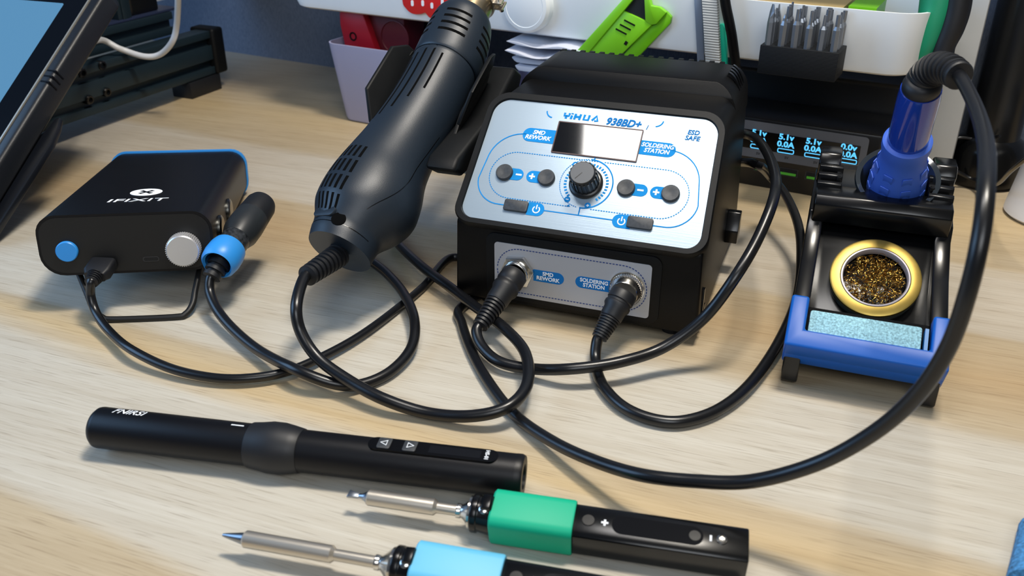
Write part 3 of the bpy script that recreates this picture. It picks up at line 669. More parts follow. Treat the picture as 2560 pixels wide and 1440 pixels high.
ux, uz = onp(HFM, 378, 647); pt_ = MB(HFM); pt_.prism(rrect(ux-5, ux+5, uz-1.7, uz+1.7, 1.6), .2, .5)
pt_.build('usb_port', mat('port_rim', '#3a3b3e', .3, .6), hb_)
MB(HFM).prism(rrect(ux-4.3, ux+4.3, uz-1.1, uz+1.1, 1.0), .4, .6).build('port_hole', mat('pure_black', '#020202', .8), hb_)
# logo on the top
HTM = HM @ Matrix.Translation((0, 0, HH))
def hux(u, v): return onp(HTM, u, v)
lx, ly = hux(366, 481); Lm = HTM @ Matrix.Translation((lx, ly, .1))
MB(Lm).prism(circ(0, 0, 1, 40), 0, .15, Lm @ Matrix.Diagonal((10.3, 9.6, 1, 1))).build('logo_disc', WHITEP, hb_, sm=False)
x_ = MB(Lm); R45 = Matrix.Rotation(math.radians(45), 4, 'Z')
for k in range(2): x_.prism([(-5.4, -1.6), (-1.9, -1.0), (1.9, -1.0), (5.4, -1.6), (5.4, 1.6), (1.9, 1.0), (-1.9, 1.0), (-5.4, 1.6)], .1, .25+.02*k, Lm @ Matrix.Rotation(math.radians(45+90*k), 4, 'Z'))
x_.build('logo_cross', ANOD, hb_, sm=False)
wx, wy = hux(346, 498); wl0 = hux(272, 501); wl1 = hux(424, 491)
text('IFIXIT', 10.4, HTM @ Matrix.Translation((wx-.5, wy-3.0, .15)), WHITEP, 'logo_lettering', hb_, bold=.05, shear=.1, sx_=1.42)
# bail
b0 = at(245, 800, 1.8); b1 = at(475, 791, 1.8); t0_ = HM @ V((-HW/2+17, 12, -1)); t1_ = HM @ V((HW/2-12, 12, -1))
lpb = [t0_, t0_.lerp(b0, .5), b0+(t0_-b0).normalized()*9, b0+(b1-b0).normalized()*3+(t0_-b0).normalized()*2, b0+(b1-b0).normalized()*10, b1-(b1-b0).normalized()*10, b1-(b1-b0).normalized()*3+(t1_-b1).normalized()*2, b1+(t1_-b1).normalized()*9, t1_.lerp(b1, .5), t1_]
MB().tube(spline(lpb, 6), 2.0, 14).build('bail', mat('bail_black', '#0b0b0c', .5), hb_)
# sockets on the right flank
HRM = HM @ Matrix.Translation((HW/2, 0, 0)) @ Matrix(((0, 0, 1, 0), (1, 0, 0, 0), (0, 1, 0, 0), (0, 0, 0, 1)))    # y back, z up, x out
for yy in (28, 72): MB(HRM @ Matrix.Translation((yy, 19, -1))).lathe([(9, 0), (9, 2.5), (7.5, 3.5), (6.5, 3.5)], n=28).build('side_socket', mat('dark_chrome', '#70706c', .25, 1.0), hb_)
# usb plug of the hub's supply cable
ua = HFM @ V((*onp(HFM, 262, 655), .3)); u1 = ua + (HFM.to_3x3() @ V((-3, -7, 26))).normalized()*0
ub = at(228, 706, 30)
ut = thing('usb_plug', ua, 'black usb plug in the front of the power hub', 'plug')
UM = axis(ua, ub, ha)
MB(UM @ Matrix.Rotation(0, 4, 'Z')).loft([[(x*k, y*k, h) for x, y in rrect(-8, 8, -4, 4, 2.2, 4)] for h, k in ((0, .92), (1, 1), (12, 1), (15, .8), (16, .78))]).build('plug_body', RUBM, ut)
gland(ua+(ub-ua).normalized()*14, ub, 5.2, 3.8, 5, 'strain_relief', ut)
cable('hub_supply_cable', [ub-(ub-ua).normalized()*5, ub, at(227, 740, 21), at(242, 785, 12), at(275, 830, 8), at(330, 875, 9), at(430, 922, 6), at(540, 945, 5), at(640, 944, 5), at(730, 925, 5), at(820, 885, 4), at(900, 840, 3.4), at(980, 782, 3),
      at(1060, 715, 3), at(1124, 645, 3), V((-216, 530, 2.8)), V((-214, 570, 2.8))], 2.7, 'thin black cable from the hub usb plug across the desk to the station')
# ------------------------------------------------------------------ the iron connector hung on the hub's side
ca = at(658, 505, 46); cb = at(548, 655, 33); pc = thing('capped_smart_iron', ca, 'black smart iron with safety cap and blue collar leaning on the power hub', 'soldering iron')
PM2 = axis(cb, ca); PL = (ca-cb).length
k = PL
MB(PM2).lathe([(9.2, k*.98), (10.4, k*.93), (11.2, k*.70), (10.7, k*.64)], n=36).build('cap', RUBM, pc)
MB(PM2).lathe([(9.4, k*.36), (11.5, k*.46), (11.7, k*.60), (11.2, k*.72)], n=36).build('cap_sleeve', mat('cap_sleeve', '#22262a', .4), pc)
MB(PM2).lathe([(8.5, k*.14), (9.3, k*.24), (9.3, k*.46)], n=36).build('barrel', mat('printed_barrel', '#2a2d31', .3, mottle=.9, mscale=450), pc)
MB(PM2).lathe([(8.3, -k*.03), (9.6, -k*.05), (11.2, -k*.02), (12.0, k*.06), (11.8, k*.15), (10.9, k*.21), (9.5, k*.22), (9.2, 0), (8.3, -k*.03)], n=40, caps=(False, False)).build('collar', IBLUE, pc, label='bright blue collar')
cc_ = at(528, 694, 25)
gland(cb+(ca-cb)*.1, cc_, 7.8, 5.2, 4, 'strain_relief', pc)
cable('smart_iron_cable', [cc_+(cb-cc_)*.3, cc_+(cc_-cb)*.15, at(526, 735, 17), at(548, 782, 11), at(590, 830, 8), at(650, 878, 8), at(735, 922, 13), at(830, 958, 8), at(900, 962, 4), at(975, 930, 4), at(1028, 870, 6), at(1036, 800, 10), at(1010, 735, 9), at(965, 682, 6),
      at(915, 642, 4), at(870, 590, 4), at(870, 520, 4), at(925, 450, 4), at(990, 405, 4), at(1050, 370, 4), at(1080, 320, 4)], 3.2, 'black cable from the blue-collared iron looping under the hot-air gun')
# ------------------------------------------------------------------ pen-shaped iron lying in front
pa, pb = at(241, 1067, 12.4), at(1310, 1192, 12.4); PNM = axis(pa, pb, (0, -.35, .94)); PL = (pb-pa).length
pn = thing('pen_soldering_iron', (pa+pb)/2, 'long matte black pen iron with rubber ring lying in front of the cables', 'soldering iron')
def su(u, M_=None, z=12.4, a=pa, b=pb):       # length along a tool for a photo column
    d = (b-a); lo, hi = -.2, 1.4
    for _ in range(40):
        m_ = (lo+hi)/2; p = a+d*m_; q = p-CC; uu = 1280+FPX*q.dot(CR)/q.dot(CF)
        if uu < u: lo = m_
        else: hi = m_
    return d.length*lo
s1, s2 = su(630), su(755)
MB(PNM).lathe([(8.6, 0), (10.0, 1.6), (10.3, 3), (10.3, s1+3)], n=48).build('cap_tube', ANOD, pn)
MB(PNM).lathe([(10.4, s1-.5), (11.0, s1), (11.6, s1+5), (12.4, (s1+s2)/2-3), (12.4, (s1+s2)/2+3), (11.6, s2-5), (10.6, s2), (10.3, s2+.3)], n=48).build('rubber_ring', RUBM, pn, label='matte rubber ring')
MB(PNM).lathe([(10.2, s2-3), (10.2, PL-4), (10.3, PL-4), (10.3, PL-1.4), (9.6, PL), (6, PL), (5, PL-3)], n=48).build('body_tube', ANOD, pn)
SG = -1 if PNM.col[1].y > 0 else 1
w0, w1 = su(918), su(1238)
def onc(x0, x1, y0, y1, r): return None
wn = MB(PNM)                           # window inlaid on the top of the tube (local x is up)
XW = PNM @ Matrix.Translation((9.35, 0, 0)) @ Matrix(((0, 0, 1, 0), (1, 0, 0, 0), (0, 1, 0, 0), (0, 0, 0, 1)))     # (y, z, x)
TW = PNM @ Matrix.Rotation(math.radians(-17*SG), 4, 'Z') 
XW = TW @ Matrix.Translation((10.05, 0, 1.6)) @ Matrix(((0, 0, 1, 0), (1, 0, 0, 0), (0, 1, 0, 0), (0, 0, 0, 1)))
win = MB(XW).prism(rrect(-4.2, 4.2, w0, w1, 4, 6), -.6, .35).build('display_window', mat('window_black', '#040406', .3, spec=.25), pn, sm=False)
MB(XW).prism(rrect(-2.6, 2.6, su(1068), su(1195), .3, 1), .3, .42).build('screen', mat('grey_screen', '#0d0e12', .3, spec=.3), win, sm=False)
for u_, d_ in ((958, -1), (1021, 1)):
    z_ = su(u_); bt = MB(XW).prism(rrect(-3.6, 3.6, z_-3.2, z_+3.2, 1), .2, 1.1).build('arrow_button', BTN, win, bevel=.3, ang=50)
    t_ = MB(XW); stroke(t_, [(-1.6, z_-1.2*d_), (1.6, z_-1.2*d_), (0, z_+1.8*d_)], .55, 1.05, 1.2, closed=True); t_.build('arrow_print', WHITEP, bt, sm=False)
TXM = XW @ Matrix(((0, -1, 0, 0), (1, 0, 0, 0), (0, 0, 1, 0), (0, 0, 0, 1)))      # text runs along the tool
text('HS-01', 2.6, XW @ Matrix.Translation((0, su(1210), .5)), WHITEP, 'model_lettering', win, bold=.05)
TX2 = PNM @ Matrix.Rotation(math.radians(12), 4, 'Z') @ Matrix.Translation((10.35, 0, 0)) @ Matrix(((0, 0, 1, 0), (-1, 0, 0, 0), (0, 1, 0, 0), (0, 0, 0, 1)))
def curved_text(s_, size, zc, a0, name, parent, **kw):   # wraps lettering round the tube, reading along it
    o = text(s_, size, ID, WHITEP, name, parent, **kw); org = PLOC[parent.name]
    for v_ in o.data.vertices:
        p = v_.co/S + org; t = p.y/10.35 ; r_ = 10.5+p.z*.5
        q = PNM @ Matrix.Rotation(math.radians(a0), 4, 'Z') @ V((r_*math.cos(t), -r_*math.sin(t)*SG, zc+p.x)); v_.co = (q-org)*S
    return o
curved_text('FNIRSI', 5.6, su(328), -27*SG, 'brand_lettering', pn, shear=.3, bold=.05, sx_=1.05)
mk = MB(); zc = su(600)
for i in range(1): 
    t_ = PNM @ Matrix.Rotation(math.radians(-24*SG), 4, 'Z'); mk.box(10.25, 10.45, -.35, .35, zc-3.2, zc+3.2, t_)
mk.build('index_mark', WHITEP, pn, sm=False)
# ------------------------------------------------------------------ two small smart irons
def smart(pa, pb, name, label, sleeve, U, full=True):
    t = thing(name, (pa+pb)/2, label, 'soldering iron'); M_ = axis(pa, pb, (0, -.25, .97)); L_ = (pb-pa).length
    q = lambda u: su(u, None, 10, pa, pb)
    z = [q(u) for u in U]               # tip, cone end, barrel end, shaft end, collar end, neck end, sleeve end
    if full: MB(M_).lathe([(.6, 4.5), (1.1, 5), (1.3, 6.5), (2.6, z[1]-.5), (3.3, z[1])], n=24).build('tip', mat('tip_steel', '#9ea4ac', .3, 1.0), t)
    else: MB(M_).lathe([(.7, .3), (1.1, 2), (2.6, z[1]-.5), (3.2, z[1])], n=24).build('tip', mat('tip_steel', '#9ea4ac', .3, 1.0), t)
    if full: MB(M_).prism([(-2.3, 0), (1.6, -.6), (1.1, 5.2), (-1.0, 5.2)], -.7, .7, M_ @ Matrix(((0, 0, 1, 0), (1, 0, 0, 0), (0, 1, 0, 0), (0, 0, 0, 1)))).build('blade', mat('tip_steel', '#9ea4ac', .3, 1.0), t, bevel=.3)
    MB(M_).lathe([(3.2, z[1]), (3.7, z[1]+.6), (3.7, z[2]-1.5), (2.5, z[2]), (2.5, z[3]+1)], n=32).build('heater_barrel', STEEL, t)
    zc = z[3]; MB(M_).lathe([(3.2, zc-1), (3.2, zc+.8), (2.9, zc+1.2), (3.6, zc+2.4), (6.2, zc+5), (7.4, z[4]-1.5), (7.4, z[4])], n=36).build('collar', CHROME, t)
    nk = MB(M_); nk.lathe([(7.6, z[4]-.5), (8.4, z[4]), (8.4, z[4]+2.5), (7.8, z[4]+3), (8.6, z[5]), (8.6, z[5]+2)], n=36)
    nk.prism([(z[4]+3.5, 7), (z[4]+5, 10.4), (z[4]+8.5, 10.8), (z[5]+1, 9), (z[5]+1, 6)], -3.5, 3.5, M_ @ Matrix(((0, 1, 0, 0), (0, 0, 1, 0), (1, 0, 0, 0), (0, 0, 0, 1))))
    nk.prism([(z[4]+3, -7), (z[4]+4, -9.6), (z[4]+5.5, -9.6), (z[5]+1, -8.8), (z[5]+1, -6)], -3, 3, M_ @ Matrix(((0, 1, 0, 0), (0, 0, 1, 0), (1, 0, 0, 0), (0, 0, 0, 1))))
    nk = nk.build('neck', BLKG, t, bevel=.3)
    sv_ = M_ @ Matrix.Rotation(math.radians(20), 4, 'Z') @ Matrix.Translation((8.6, 0, z[4]+6)) @ Matrix.Rotation(math.radians(90), 4, 'Y')
    MB(sv_).lathe([(2.0, -1), (2.0, .7), (1.4, 1.1), (.01, 1.1)], n=20).build('screw', CHROME, nk)
    sec = rrect(-9, 9, -9.4, 9.4, 4.2, 5)
    MB(M_).loft([[(x*k, y*k, h) for x, y in sec] for h, k in ((z[5], .95), (z[5]+.8, 1.04), (z[6]-.8, 1.04), (z[6], 1.0))]).build('silicone_sleeve', sleeve, t)
    sec2 = [(7.2, -5.6), (7.2, 5.6), (6.2, 8.2), (-6, 8.8), (-8.3, 6), (-8.3, -6), (-6, -8.8), (6.2, -8.2)]
    bd = MB(M_).loft([[(x, y, h) for x, y in sec2] for h in (z[6]-2, L_)]).build('handle', BLKG, t, bevel=.7)
    W_ = M_ @ Matrix(((0, 0, 1, 7.2), (1, 0, 0, 0), (0, 1, 0, 0), (0, 0, 0, 1)))
    for dz in ((z[6]+6, 2.6), ) + (((L_-22, 2.4),) if full else ()):
        MB(W_ @ Matrix.Translation((0, dz[0], -.2))).lathe([(dz[1]+.3, 0), (dz[1], .6), (.01, .65)], n=28).build('round_button', mat('dark_button', '#0b0c0e', .45, spec=.3), bd)
    sy_ = MB(W_); stroke(sy_, [(-1.5, z[6]+13), (1.5, z[6]+13)], .9, 0, .12); stroke(sy_, [(0, z[6]+11.5), (0, z[6]+14.5)], .9, 0, .13); sy_.build('plus_symbol', WHITEP, bd, sm=False)
    if full: sy_ = MB(W_); stroke(sy_, [(-1.4, L_-15.5), (1.4, L_-15.5)], .9, 0, .12); sy_.build('minus_symbol', WHITEP, bd, sm=False)
    MB(W_).prism(rrect(-4.4, 4.4, z[6]+16, L_-18.5, 4.3, 6), -.3, .18).build('display_window', LCD, bd, sm=False)
    if full: MB(W_ @ Matrix.Translation((0, L_-11, -.2))).lathe([(2.2, 0), (2.2, .7), (1.4, 1), (1.1, .5), (.01, .4)], n=20).build('screw', CHROME, bd)
    return t
smart(at(872, 1236, 10.2), at(1868, 1384, 10.2), 'smart_soldering_iron', 'small black smart iron with green silicone sleeve and slanted tip', GREEN, (872, 920, 1094, 1148, 1183, 1232, 1436))
ga, gb2 = at(556, 1337, 10.2), at(1700, 1540, 10.2)
smart(ga, ga+(gb2-ga).normalized()*176, 'smart_soldering_iron', 'small black smart iron with light blue silicone sleeve at the bottom edge', LBLUE, (556, 612, 838, 945, 990, 1038, 1256), False)
# ------------------------------------------------------------------ tray organiser against the wall
RO = V((-532, 800, 0)); RMt = frame(RO, E1, E2)                 # along, back, up
FRM = RMt @ Matrix(((1, 0, 0, 0), (0, 0, -1, 0), (0, 1, 0, 0), (0, 0, 0, 1)))      # front plane: along, up, out
def fx(u, v, n=0): return onp(FRM, u, v, n)
tx1 = fx(2322, 60)[0]; zb, zt = 111, 157.5
trh = MB(RMt)
def open_box(mb, x0, x1, y0, y1, z0, z1, r, t, rb=6, flare=1.0):
    def ring(d, z, f=0): return [(x, y, z) for x, y in rrect(x0+d-f, x1-d+f, y0+d-f, y1-d+f, max(1, r-d), 8)]
    mb.loft([ring(rb, z0), ring(rb*.3, z0+rb*.3), ring(0, z0+rb), ring(0, z1, flare), ring(t, z1, flare), ring(t, z0+rb), ring(rb, z0+t)], (True, True))
open_box(trh, fx(716, 10)[0], tx1, 0, 110, zb, zt, 26, 2.6, 7, 1.5)
trh.build('storage_tray', WHITEB, cat='tray', label='long white plastic storage tray raised above the back of the desk')
for a0, nm in ((74, 'left'),):
    MB(RMt).box(a0, a0+26, 112, 130, 0, 300).build('shelf_post', mat('white_post', '#c2c5c6', .5), cat='post',
        label='white upright post behind the red tool near the %s end of the tray' % nm, bevel=1)
MB(RMt).box(-190, tx1+30, -8, 130, 300, 314).build('added_shade_shelf', MATS['white_post'], bevel=1, cat='shelf', label='unseen white shelf board added above the storage tray for its shadow')  # out-of-view shelf added to shade the wall and the desk behind the tray
a0 = tx1+6
MB(RMt).box(a0, a0+26, 92, 112, 0, 300).build('shelf_upright', MATS['white_post'], bevel=1, cat='post', label='tall white upright behind the iron stand at the tray end')
# contents seen over the rim
cbm = MB(RMt); cbm.box(tx1-165, tx1-62, 16, 100, zb+7, zt-2.5); cbm.build('wooden_block', CREAM, cat='block', label='flat beige wooden block inside the right part of the white tray')
lb_ = MB(RMt); lb_.box(tx1-58, tx1-38, 14, 60, zb+7, zt-.5); lb_.build('lime_case', LIME, cat='case', label='lime green case standing in the right end of the tray')
# frosted bins
fb = MB(RMt); x0 = fx(818, 200)[0]
zt1 = fx(818, 106)[1]
open_box(fb, x0+9, x0+128, 6, 96, 0, zt1, 14, 1.6, 4, 8)
fb.build('frosted_bin', FROST, cat='bin', label='frosted lilac-white bin holding a red tool under the tray')
x2 = fx(1222, 200)[0]
fb = MB(RMt); open_box(fb, x2+3, x2+150, -26, 64, 0, 62, 10, 1.6, 4, 5)
fb.build('frosted_bin', FROST, cat='bin', label='frosted bin with white papers between the cradle and the station')
rt = thing('red_tool', RMt @ V((x0+60, 40, 5)), 'dark red angular plastic tool in the left frosted bin', 'tool')
def fpoly(P, n): return [fx(u, v, n) for u, v in P]
MB(FRM).prism(fpoly([(850, 62), (848, 30), (905, 30), (940, 130), (870, 150)], -16), -40, -16).build('body', RED, rt, bevel=1.2)
MB(FRM).prism(fpoly([(905, 30), (1010, 40), (1010, 200), (940, 190), (925, 120)], -24), -60, -24).build('shell', mat('dark_red', '#5e0c16', .45), rt, bevel=1.2)
p = fx(883, 91, -16); MB(FRM @ Matrix.Translation((p[0], p[1], -16))).lathe([(4.4, -2), (4.4, .6), (3, .6), (2.6, -.6), (.01, -.8)], n=24).build('screw_hole', BLKG, rt)
p = fx(985, 95, -22); MB(FRM @ Matrix.Translation((p[0], p[1], -24))).lathe([(17, 0), (17, 1.2), (16, 1.4), (15.4, .6), (.01, .4)], n=48).build('round_plate', mat('dark_red', '#5e0c16', .45), rt)
bbx = MB(FRM).prism(fpoly([(945, 30), (1060, 40), (1060, 250), (975, 240)], -62), -84, -62).build('dark_box', BLK, cat='box', label='black box tucked behind the red tool in the frosted bin')
# papers in the second bin
for i, (u0, v0, u1, v1, hh, dz, bow) in enumerate(((1266, 97, 1450, 112, .9, 10, 3.2), (1262, 120, 1452, 124, .9, 14, 5.0), (1280, 136, 1366, 148, 4.2, 6, .6), (1288, 157, 1350, 170, 4.2, 8, .4))):
    a, z_ = fx(u0, v0, dz); b, _ = fx(u1, v1, dz); pm = MB(FRM); n_ = 14; R1 = []
    for q in range(n_+1):
        x = a+(b-a)*q/n_; sag = -bow*math.sin(math.pi*min(1, q/n_*1.3))*.6
        t = hh*(.25+.75*min(1, q/1.5)) if q < 2 else hh
        R1.append([(x, z_-t+sag-2, dz), (x, z_+sag-2+(0 if i > 1 else 1.2*math.sin(q*.8)), dz), (x+2, z_+sag-1+bow*.5, dz-48), (x+2, z_-t+sag-1+bow*.5, dz-48)])
    pm.loft(R1).build('folded_paper', PAPER, cat='paper', group='folded papers in the second frosted bin',
             label='%s of the folded white papers in the bin behind the station' % ('topmost', 'second from the top', 'third from the top', 'lowest')[i], bevel=.2)
# things fixed to the tray front
rd = thing('red_scalloped_holder', FRM @ V((*fx(1070, 10), 0)), 'red scalloped silicone holder with white slots on the tray front', 'holder')
pr_ = fpoly([(p.x, p.y) for p in spline([V((u, v, 0)) for u, v in ((1012, -60), (1011, 0), (1020, 20), (1036, 33), (1056, 34), (1068, 31), (1078, 42), (1094, 49), (1110, 43), (1122, 22), (1128, -5), (1126, -60))], 5)], 0)
MB(FRM).prism(pr_, 0, 4).build('body', REDS, rd, bevel=1, ang=50)
for i, (u, v) in enumerate(((1031, 8), (1057, 8), (1080, 14), (1106, 6), (1103, 26))):
    x, z_ = fx(u, v, 4); MB(FRM).prism(rrect(x-1.4, x+1.4, z_-2.6, z_+2.6, 1.2), 3.6, 4.4).build('slot', WHITEP, rd, sm=False)
x, z_ = fx(1320, 12, 4)
dd = thing('white_round_disc', FRM @ V((x, z_, 0)), 'thick round white disc stuck on the tray front', 'disc')
MB(FRM @ Matrix.Translation((x, z_, 0))).lathe([(23, 0), (23, 8), (21, 10.5), (18, 11.2), (17.6, 10.8), (17, 11), (.01, 11)], n=64).build('body', WHITEB, dd)
# lime scraper
ls = thing('lime_scraper', FRM @ V((*fx(1540, 100), 0)), 'lime green plastic blade scraper leaning behind the station', 'scraper')
MB(FRM).prism(fpoly([(1437, 134), (1466, 140), (1590, -8), (1566, -10)], 6), 3, 8).build('spine', LIME, ls, bevel=.6)
fl = MB(FRM).prism(fpoly([(1464, 138), (1540, 150), (1630, 62), (1616, 53), (1557, 26)], 6), 2, 6.5).build('blade_holder', LIME, ls, bevel=.6)
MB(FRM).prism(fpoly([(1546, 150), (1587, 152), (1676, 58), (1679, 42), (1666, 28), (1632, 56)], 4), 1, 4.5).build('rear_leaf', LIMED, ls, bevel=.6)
MB(FRM).prism(fpoly([(1614, 53), (1611, -12), (1622, -12), (1629, 14), (1650, 18), (1667, 31), (1641, 60), (1630, 62)], 6), 2, 7).build('clip_wing', LIME, ls, bevel=.6)
MB(FRM).prism(fpoly([(1558, 26), (1584, -8), (1611, -8), (1616, 53)], 5), 2, 4.5).build('blade', mat('dark_blade', '#33373a', .35, .5), ls)
sl = MB(FRM)
for i in range(3):
    a, b = fx(1560-i*10.5, 50+i*11, 7), fx(1587-i*10.5, 64+i*11, 7); stroke(sl, [a, b], 1.2, 6, 6.9)
stroke(sl, [fx(1562, 112, 7), fx(1567, 104, 7)], 2.6, 6, 6.9)
sl.build('slot', BLKG, fl, sm=False)
# ruler, strip, teal clip, black lead
def strip(name, P, n0, n1, m, label, cat, bevel=.4): return MB(FRM).prism(fpoly(P, n1), n0, n1).build(name, m, cat=cat, label=label, bevel=bevel)
strip('steel_ruler', [(1733, -40), (1751, -40), (1762, 172), (1744, 172)], 4, 6, mat('ruler_steel', '#8d99ab', .35, .5), 'narrow steel ruler hanging in front of the tray', 'ruler')
strip('grey_strip', [(1752, -40), (1790, -40), (1800, 170), (1764, 168)], 7, 12, GREYL, 'pale grey serrated strip hanging beside the steel ruler', 'strip')
strip('teal_clip', [(1790, 62), (1806, 60), (1813, 72), (1817, 172), (1798, 172)], 1, 5, TEAL, 'small teal plastic clip beside the grey strip', 'clip')
a, b, c = fx(1812, -40, 10), fx(1818, 30, 10), fx(1836, 110, 10)
cable('hanging_lead', [FRM @ V((*fx(1806, -60, 12), 12)), FRM @ V((*fx(1813, 5, 12), 12)), FRM @ V((*fx(1824, 60, 11), 11)), FRM @ V((*fx(1831, 100, 9), 9)), FRM @ V((*fx(1840, 175, 4), 4)), FRM @ V((*fx(1847, 280, -4), -4))], 3.9, 'thick black lead hanging down in front of the white tray', m=BLK)
# bit block
bx0, bzb = fx(1900, 176, 20); bx1, _ = fx(2092, 200, 20); bz1 = bzb+21
BBM = FRM
holes = [(bx0+5.2+(bx1-bx0-10.4)*i/5, 16-9.2*j) for j in range(3) for i in range(6)]
bk = MB(RMt); bk.box(bx0, bx1, -29, 0, bzb, bz1)
blkb = bk.build('bit_block', PRINT3D, cat='bit holder', label='black 3d-printed block of screwdriver bits fixed to the tray front', bevel=.5)
def bitmesh(kind, h):
    mb = MB(); r = 2.65
    P = [(r*math.cos(math.radians(60*i+12)), r*math.sin(math.radians(60*i+12))) for i in range(6)]
    def rg(k, z, kx=1.0): return [(x*k*kx, y*k, z) for x, y in P]
    tip = {0: [(.62, h+3), (.55, h+5), (.3, h+7), (.05, h+8)], 1: [(.5, h+2.5), (.42, h+9), (.42, h+10)], 2: [(.6, h+2.5), (.66, h+4), (.66, h+10.5)], 3: [(.5, h+2.5), (.34, h+8), (.34, h+11.5)], 4: [(.85, h+3), (.95, h+7), (.4, h+12)]}[kind]
    rings = [rg(1, 0), rg(1, h)]
    for k, z in tip: rings.append(rg(k, z, .45 if (kind == 4 and z > h+6) else 1))
    mb.loft(rings); return mb
order = [(r_, c_) for r_ in range(4) for c_ in range(6)]
tops = [[4, 0, 1, 3, 1, 2], [0, 2, 3, 2, 2, 1], [1, 2, 3, 1, 2, 0], [4, 3, 2, 2, 1, 2]]
protos = {}
rown = ('front row', 'second row', 'third row', 'back row'); coln = ('first from the left', 'second from the left', 'third from the left', 'fourth from the left', 'fifth from the left', 'last on the right')
for r_, c_ in order:
    k = tops[r_][c_]; h = 15.5+(r_ == 0)*.5+rnd.uniform(-.6, .8)
    if k not in protos: protos[k] = bitmesh(k, 15.5); 
    px_ = bx0+4.8+(bx1-bx0-9.6)*c_/5; py_ = -25.2+7.0*r_
    pos = RMt @ V((px_, py_, bz1-.4))
    if isinstance(protos[k], MB):
        o = protos[k].build('screwdriver_bit', BITM, sm=False); protos[k] = o; o.location = pos*S
    else: o = protos[k].copy(); COL.objects.link(o); o.location = pos*S
    o.rotation_euler = (rnd.uniform(-.03, .03), rnd.uniform(-.03, .03), rnd.uniform(0, 1)); o.scale = (1, 1, 1+rnd.uniform(-.06, .08))
    tag(o, 'steel hex screwdriver bit in the %s of the block, %s' % (rown[r_], coln[c_]), 'screwdriver bit', 'screwdriver bits in the black block')
# pliers handles hanging at the tray end
def grip(name, P, rs, m, label):
    MB().tube(spline([FRM @ V((*fx(u, v, n), n)) for u, v, n in P], 8), [v_.x for v_ in spline([(r, 0, 0) for r in rs], 8)], 16).build(name, m, cat='handle', label=label)
grip('teal_tool_handle', [(2356, -60, -30), (2344, 10, -26), (2330, 60, -22), (2316, 110, -20), (2300, 152, -20)], [13, 12.5, 10.5, 8.5, 6.5], TEALG, 'teal green tool handle hanging at the right end of the tray')
grip('black_tool_handle', [(2400, -50, -26), (2392, 20, -24), (2378, 70, -22), (2358, 120, -20), (2352, 175, -20)], [9.5, 9.5, 9, 8, 9], RUBM, 'black tool handle hanging beside the teal handle')
# ------------------------------------------------------------------ charging display unit
UO = V((-57, 752, 0)); UMt = frame(UO, E1, E2); UF = UMt @ Matrix(((1, 0, 0, 0), (0, 0, -1, 0), (0, 1, 0, 0), (0, 0, 0, 1)))
ufx = lambda u, v, n=0: onp(UF, u, v, n)
ur = ufx(2196, 400)[0]; uh = ufx(2000, 311)[1]
cu_ = thing('usb_charger', UMt @ V((0, 40, 0)), 'black multi-port usb charger with glowing blue readouts behind the stand', 'charger')
MB(UMt).box(-75, ur, 0, 62, 0, uh).build('case', mat('charger_black', '#0c0c0e', .35), cu_, bevel=2)
fp = [ufx(1875, 299), ufx(2170, 345), ufx(2168, 425), ufx(1870, 395)]
fx0, fx1 = -14, ufx(2172, 360)[0]; fz1 = ufx(2000, 319)[1]; fz0 = ufx(1990, 410)[1]
face = MB(UF).prism(rrect(-40, fx1, fz0, fz1, [.5, 3, 3, .5]), 0, .6).build('face_plate', GREYF, cu_, sm=False, label='grey plate round the display')
sz1 = ufx(2000, 342)[1]; sz0 = ufx(2000, 389)[1]; sx1 = ufx(2150, 380)[0]
scr = MB(UF).prism(rrect(-40, sx1, sz0, sz1, .3, 1), .5, .9).build('display', mat('display_black', '#050506', .2), cu_, sm=False)
for k, (u, v) in enumerate(((1898, 333), (1966, 344), (2034, 355), (2122, 369))):
    x, z_ = ufx(u, v, 1)
    t1 = ('0.0v' if k == 3 else '5.1v')
    text(t1, 6.6, UF @ Matrix.Translation((x, z_, 1)), GLOW, 'readout', scr, bold=.22, sx_=1.12)
    x2_, z2 = ufx(u-2, v+18, 1)
    text('0.0A', 6.6, UF @ Matrix.Translation((x2_, z2, 1)), GLOW, 'readout', scr, bold=.22, sx_=1.12)
    bb = MB(UF); xx, zz = ufx(u-2, v+34, 1)
    stroke(bb, rrect(xx-6.5, xx+6.5, zz-1.6, zz+1.6, .8, 2), .7, .9, 1.1, closed=True); bb.build('level_bar', GLOW, scr, sm=False)
for u, v in ((1895, 384), (1966, 395), (2038, 407)):
    text('5V', 3, UF @ Matrix.Translation((*ufx(u, v, .7), .7)), BLK, 'port_lettering', face)
for u, v in ((1908, 420), (1971, 431), (2037, 442)):
    x, z_ = ufx(u, v, 0)
    pt1 = MB(UF).prism(rrect(x-8, x+8, z_-3.6, z_+3.6, .5, 2), -.2, .3); pt1 = pt1.build('usb_port', mat('port_grey', '#26262a', .4), cu_, sm=False)
    MB(UF).prism(rrect(x-7.2, x+7.2, z_-3, z_+3, .4, 2), .25, .35).build('port_hole', MATS['pure_black'], pt1, sm=False)
    MB(UF).prism(rrect(x-6.4, x+6.4, z_-2.4, z_-.3, .2, 1), .3, .7).build('port_tongue', USBG, pt1, sm=False)
# dark lidded box standing behind the charger
MB(UMt).box(-82, ur+22, 66, 130, 0, 84).build('dark_case', mat('dark_case', '#0f0f11', .4), cat='box', label='large black box behind the usb charger under the tray', bevel=4, seg=3)
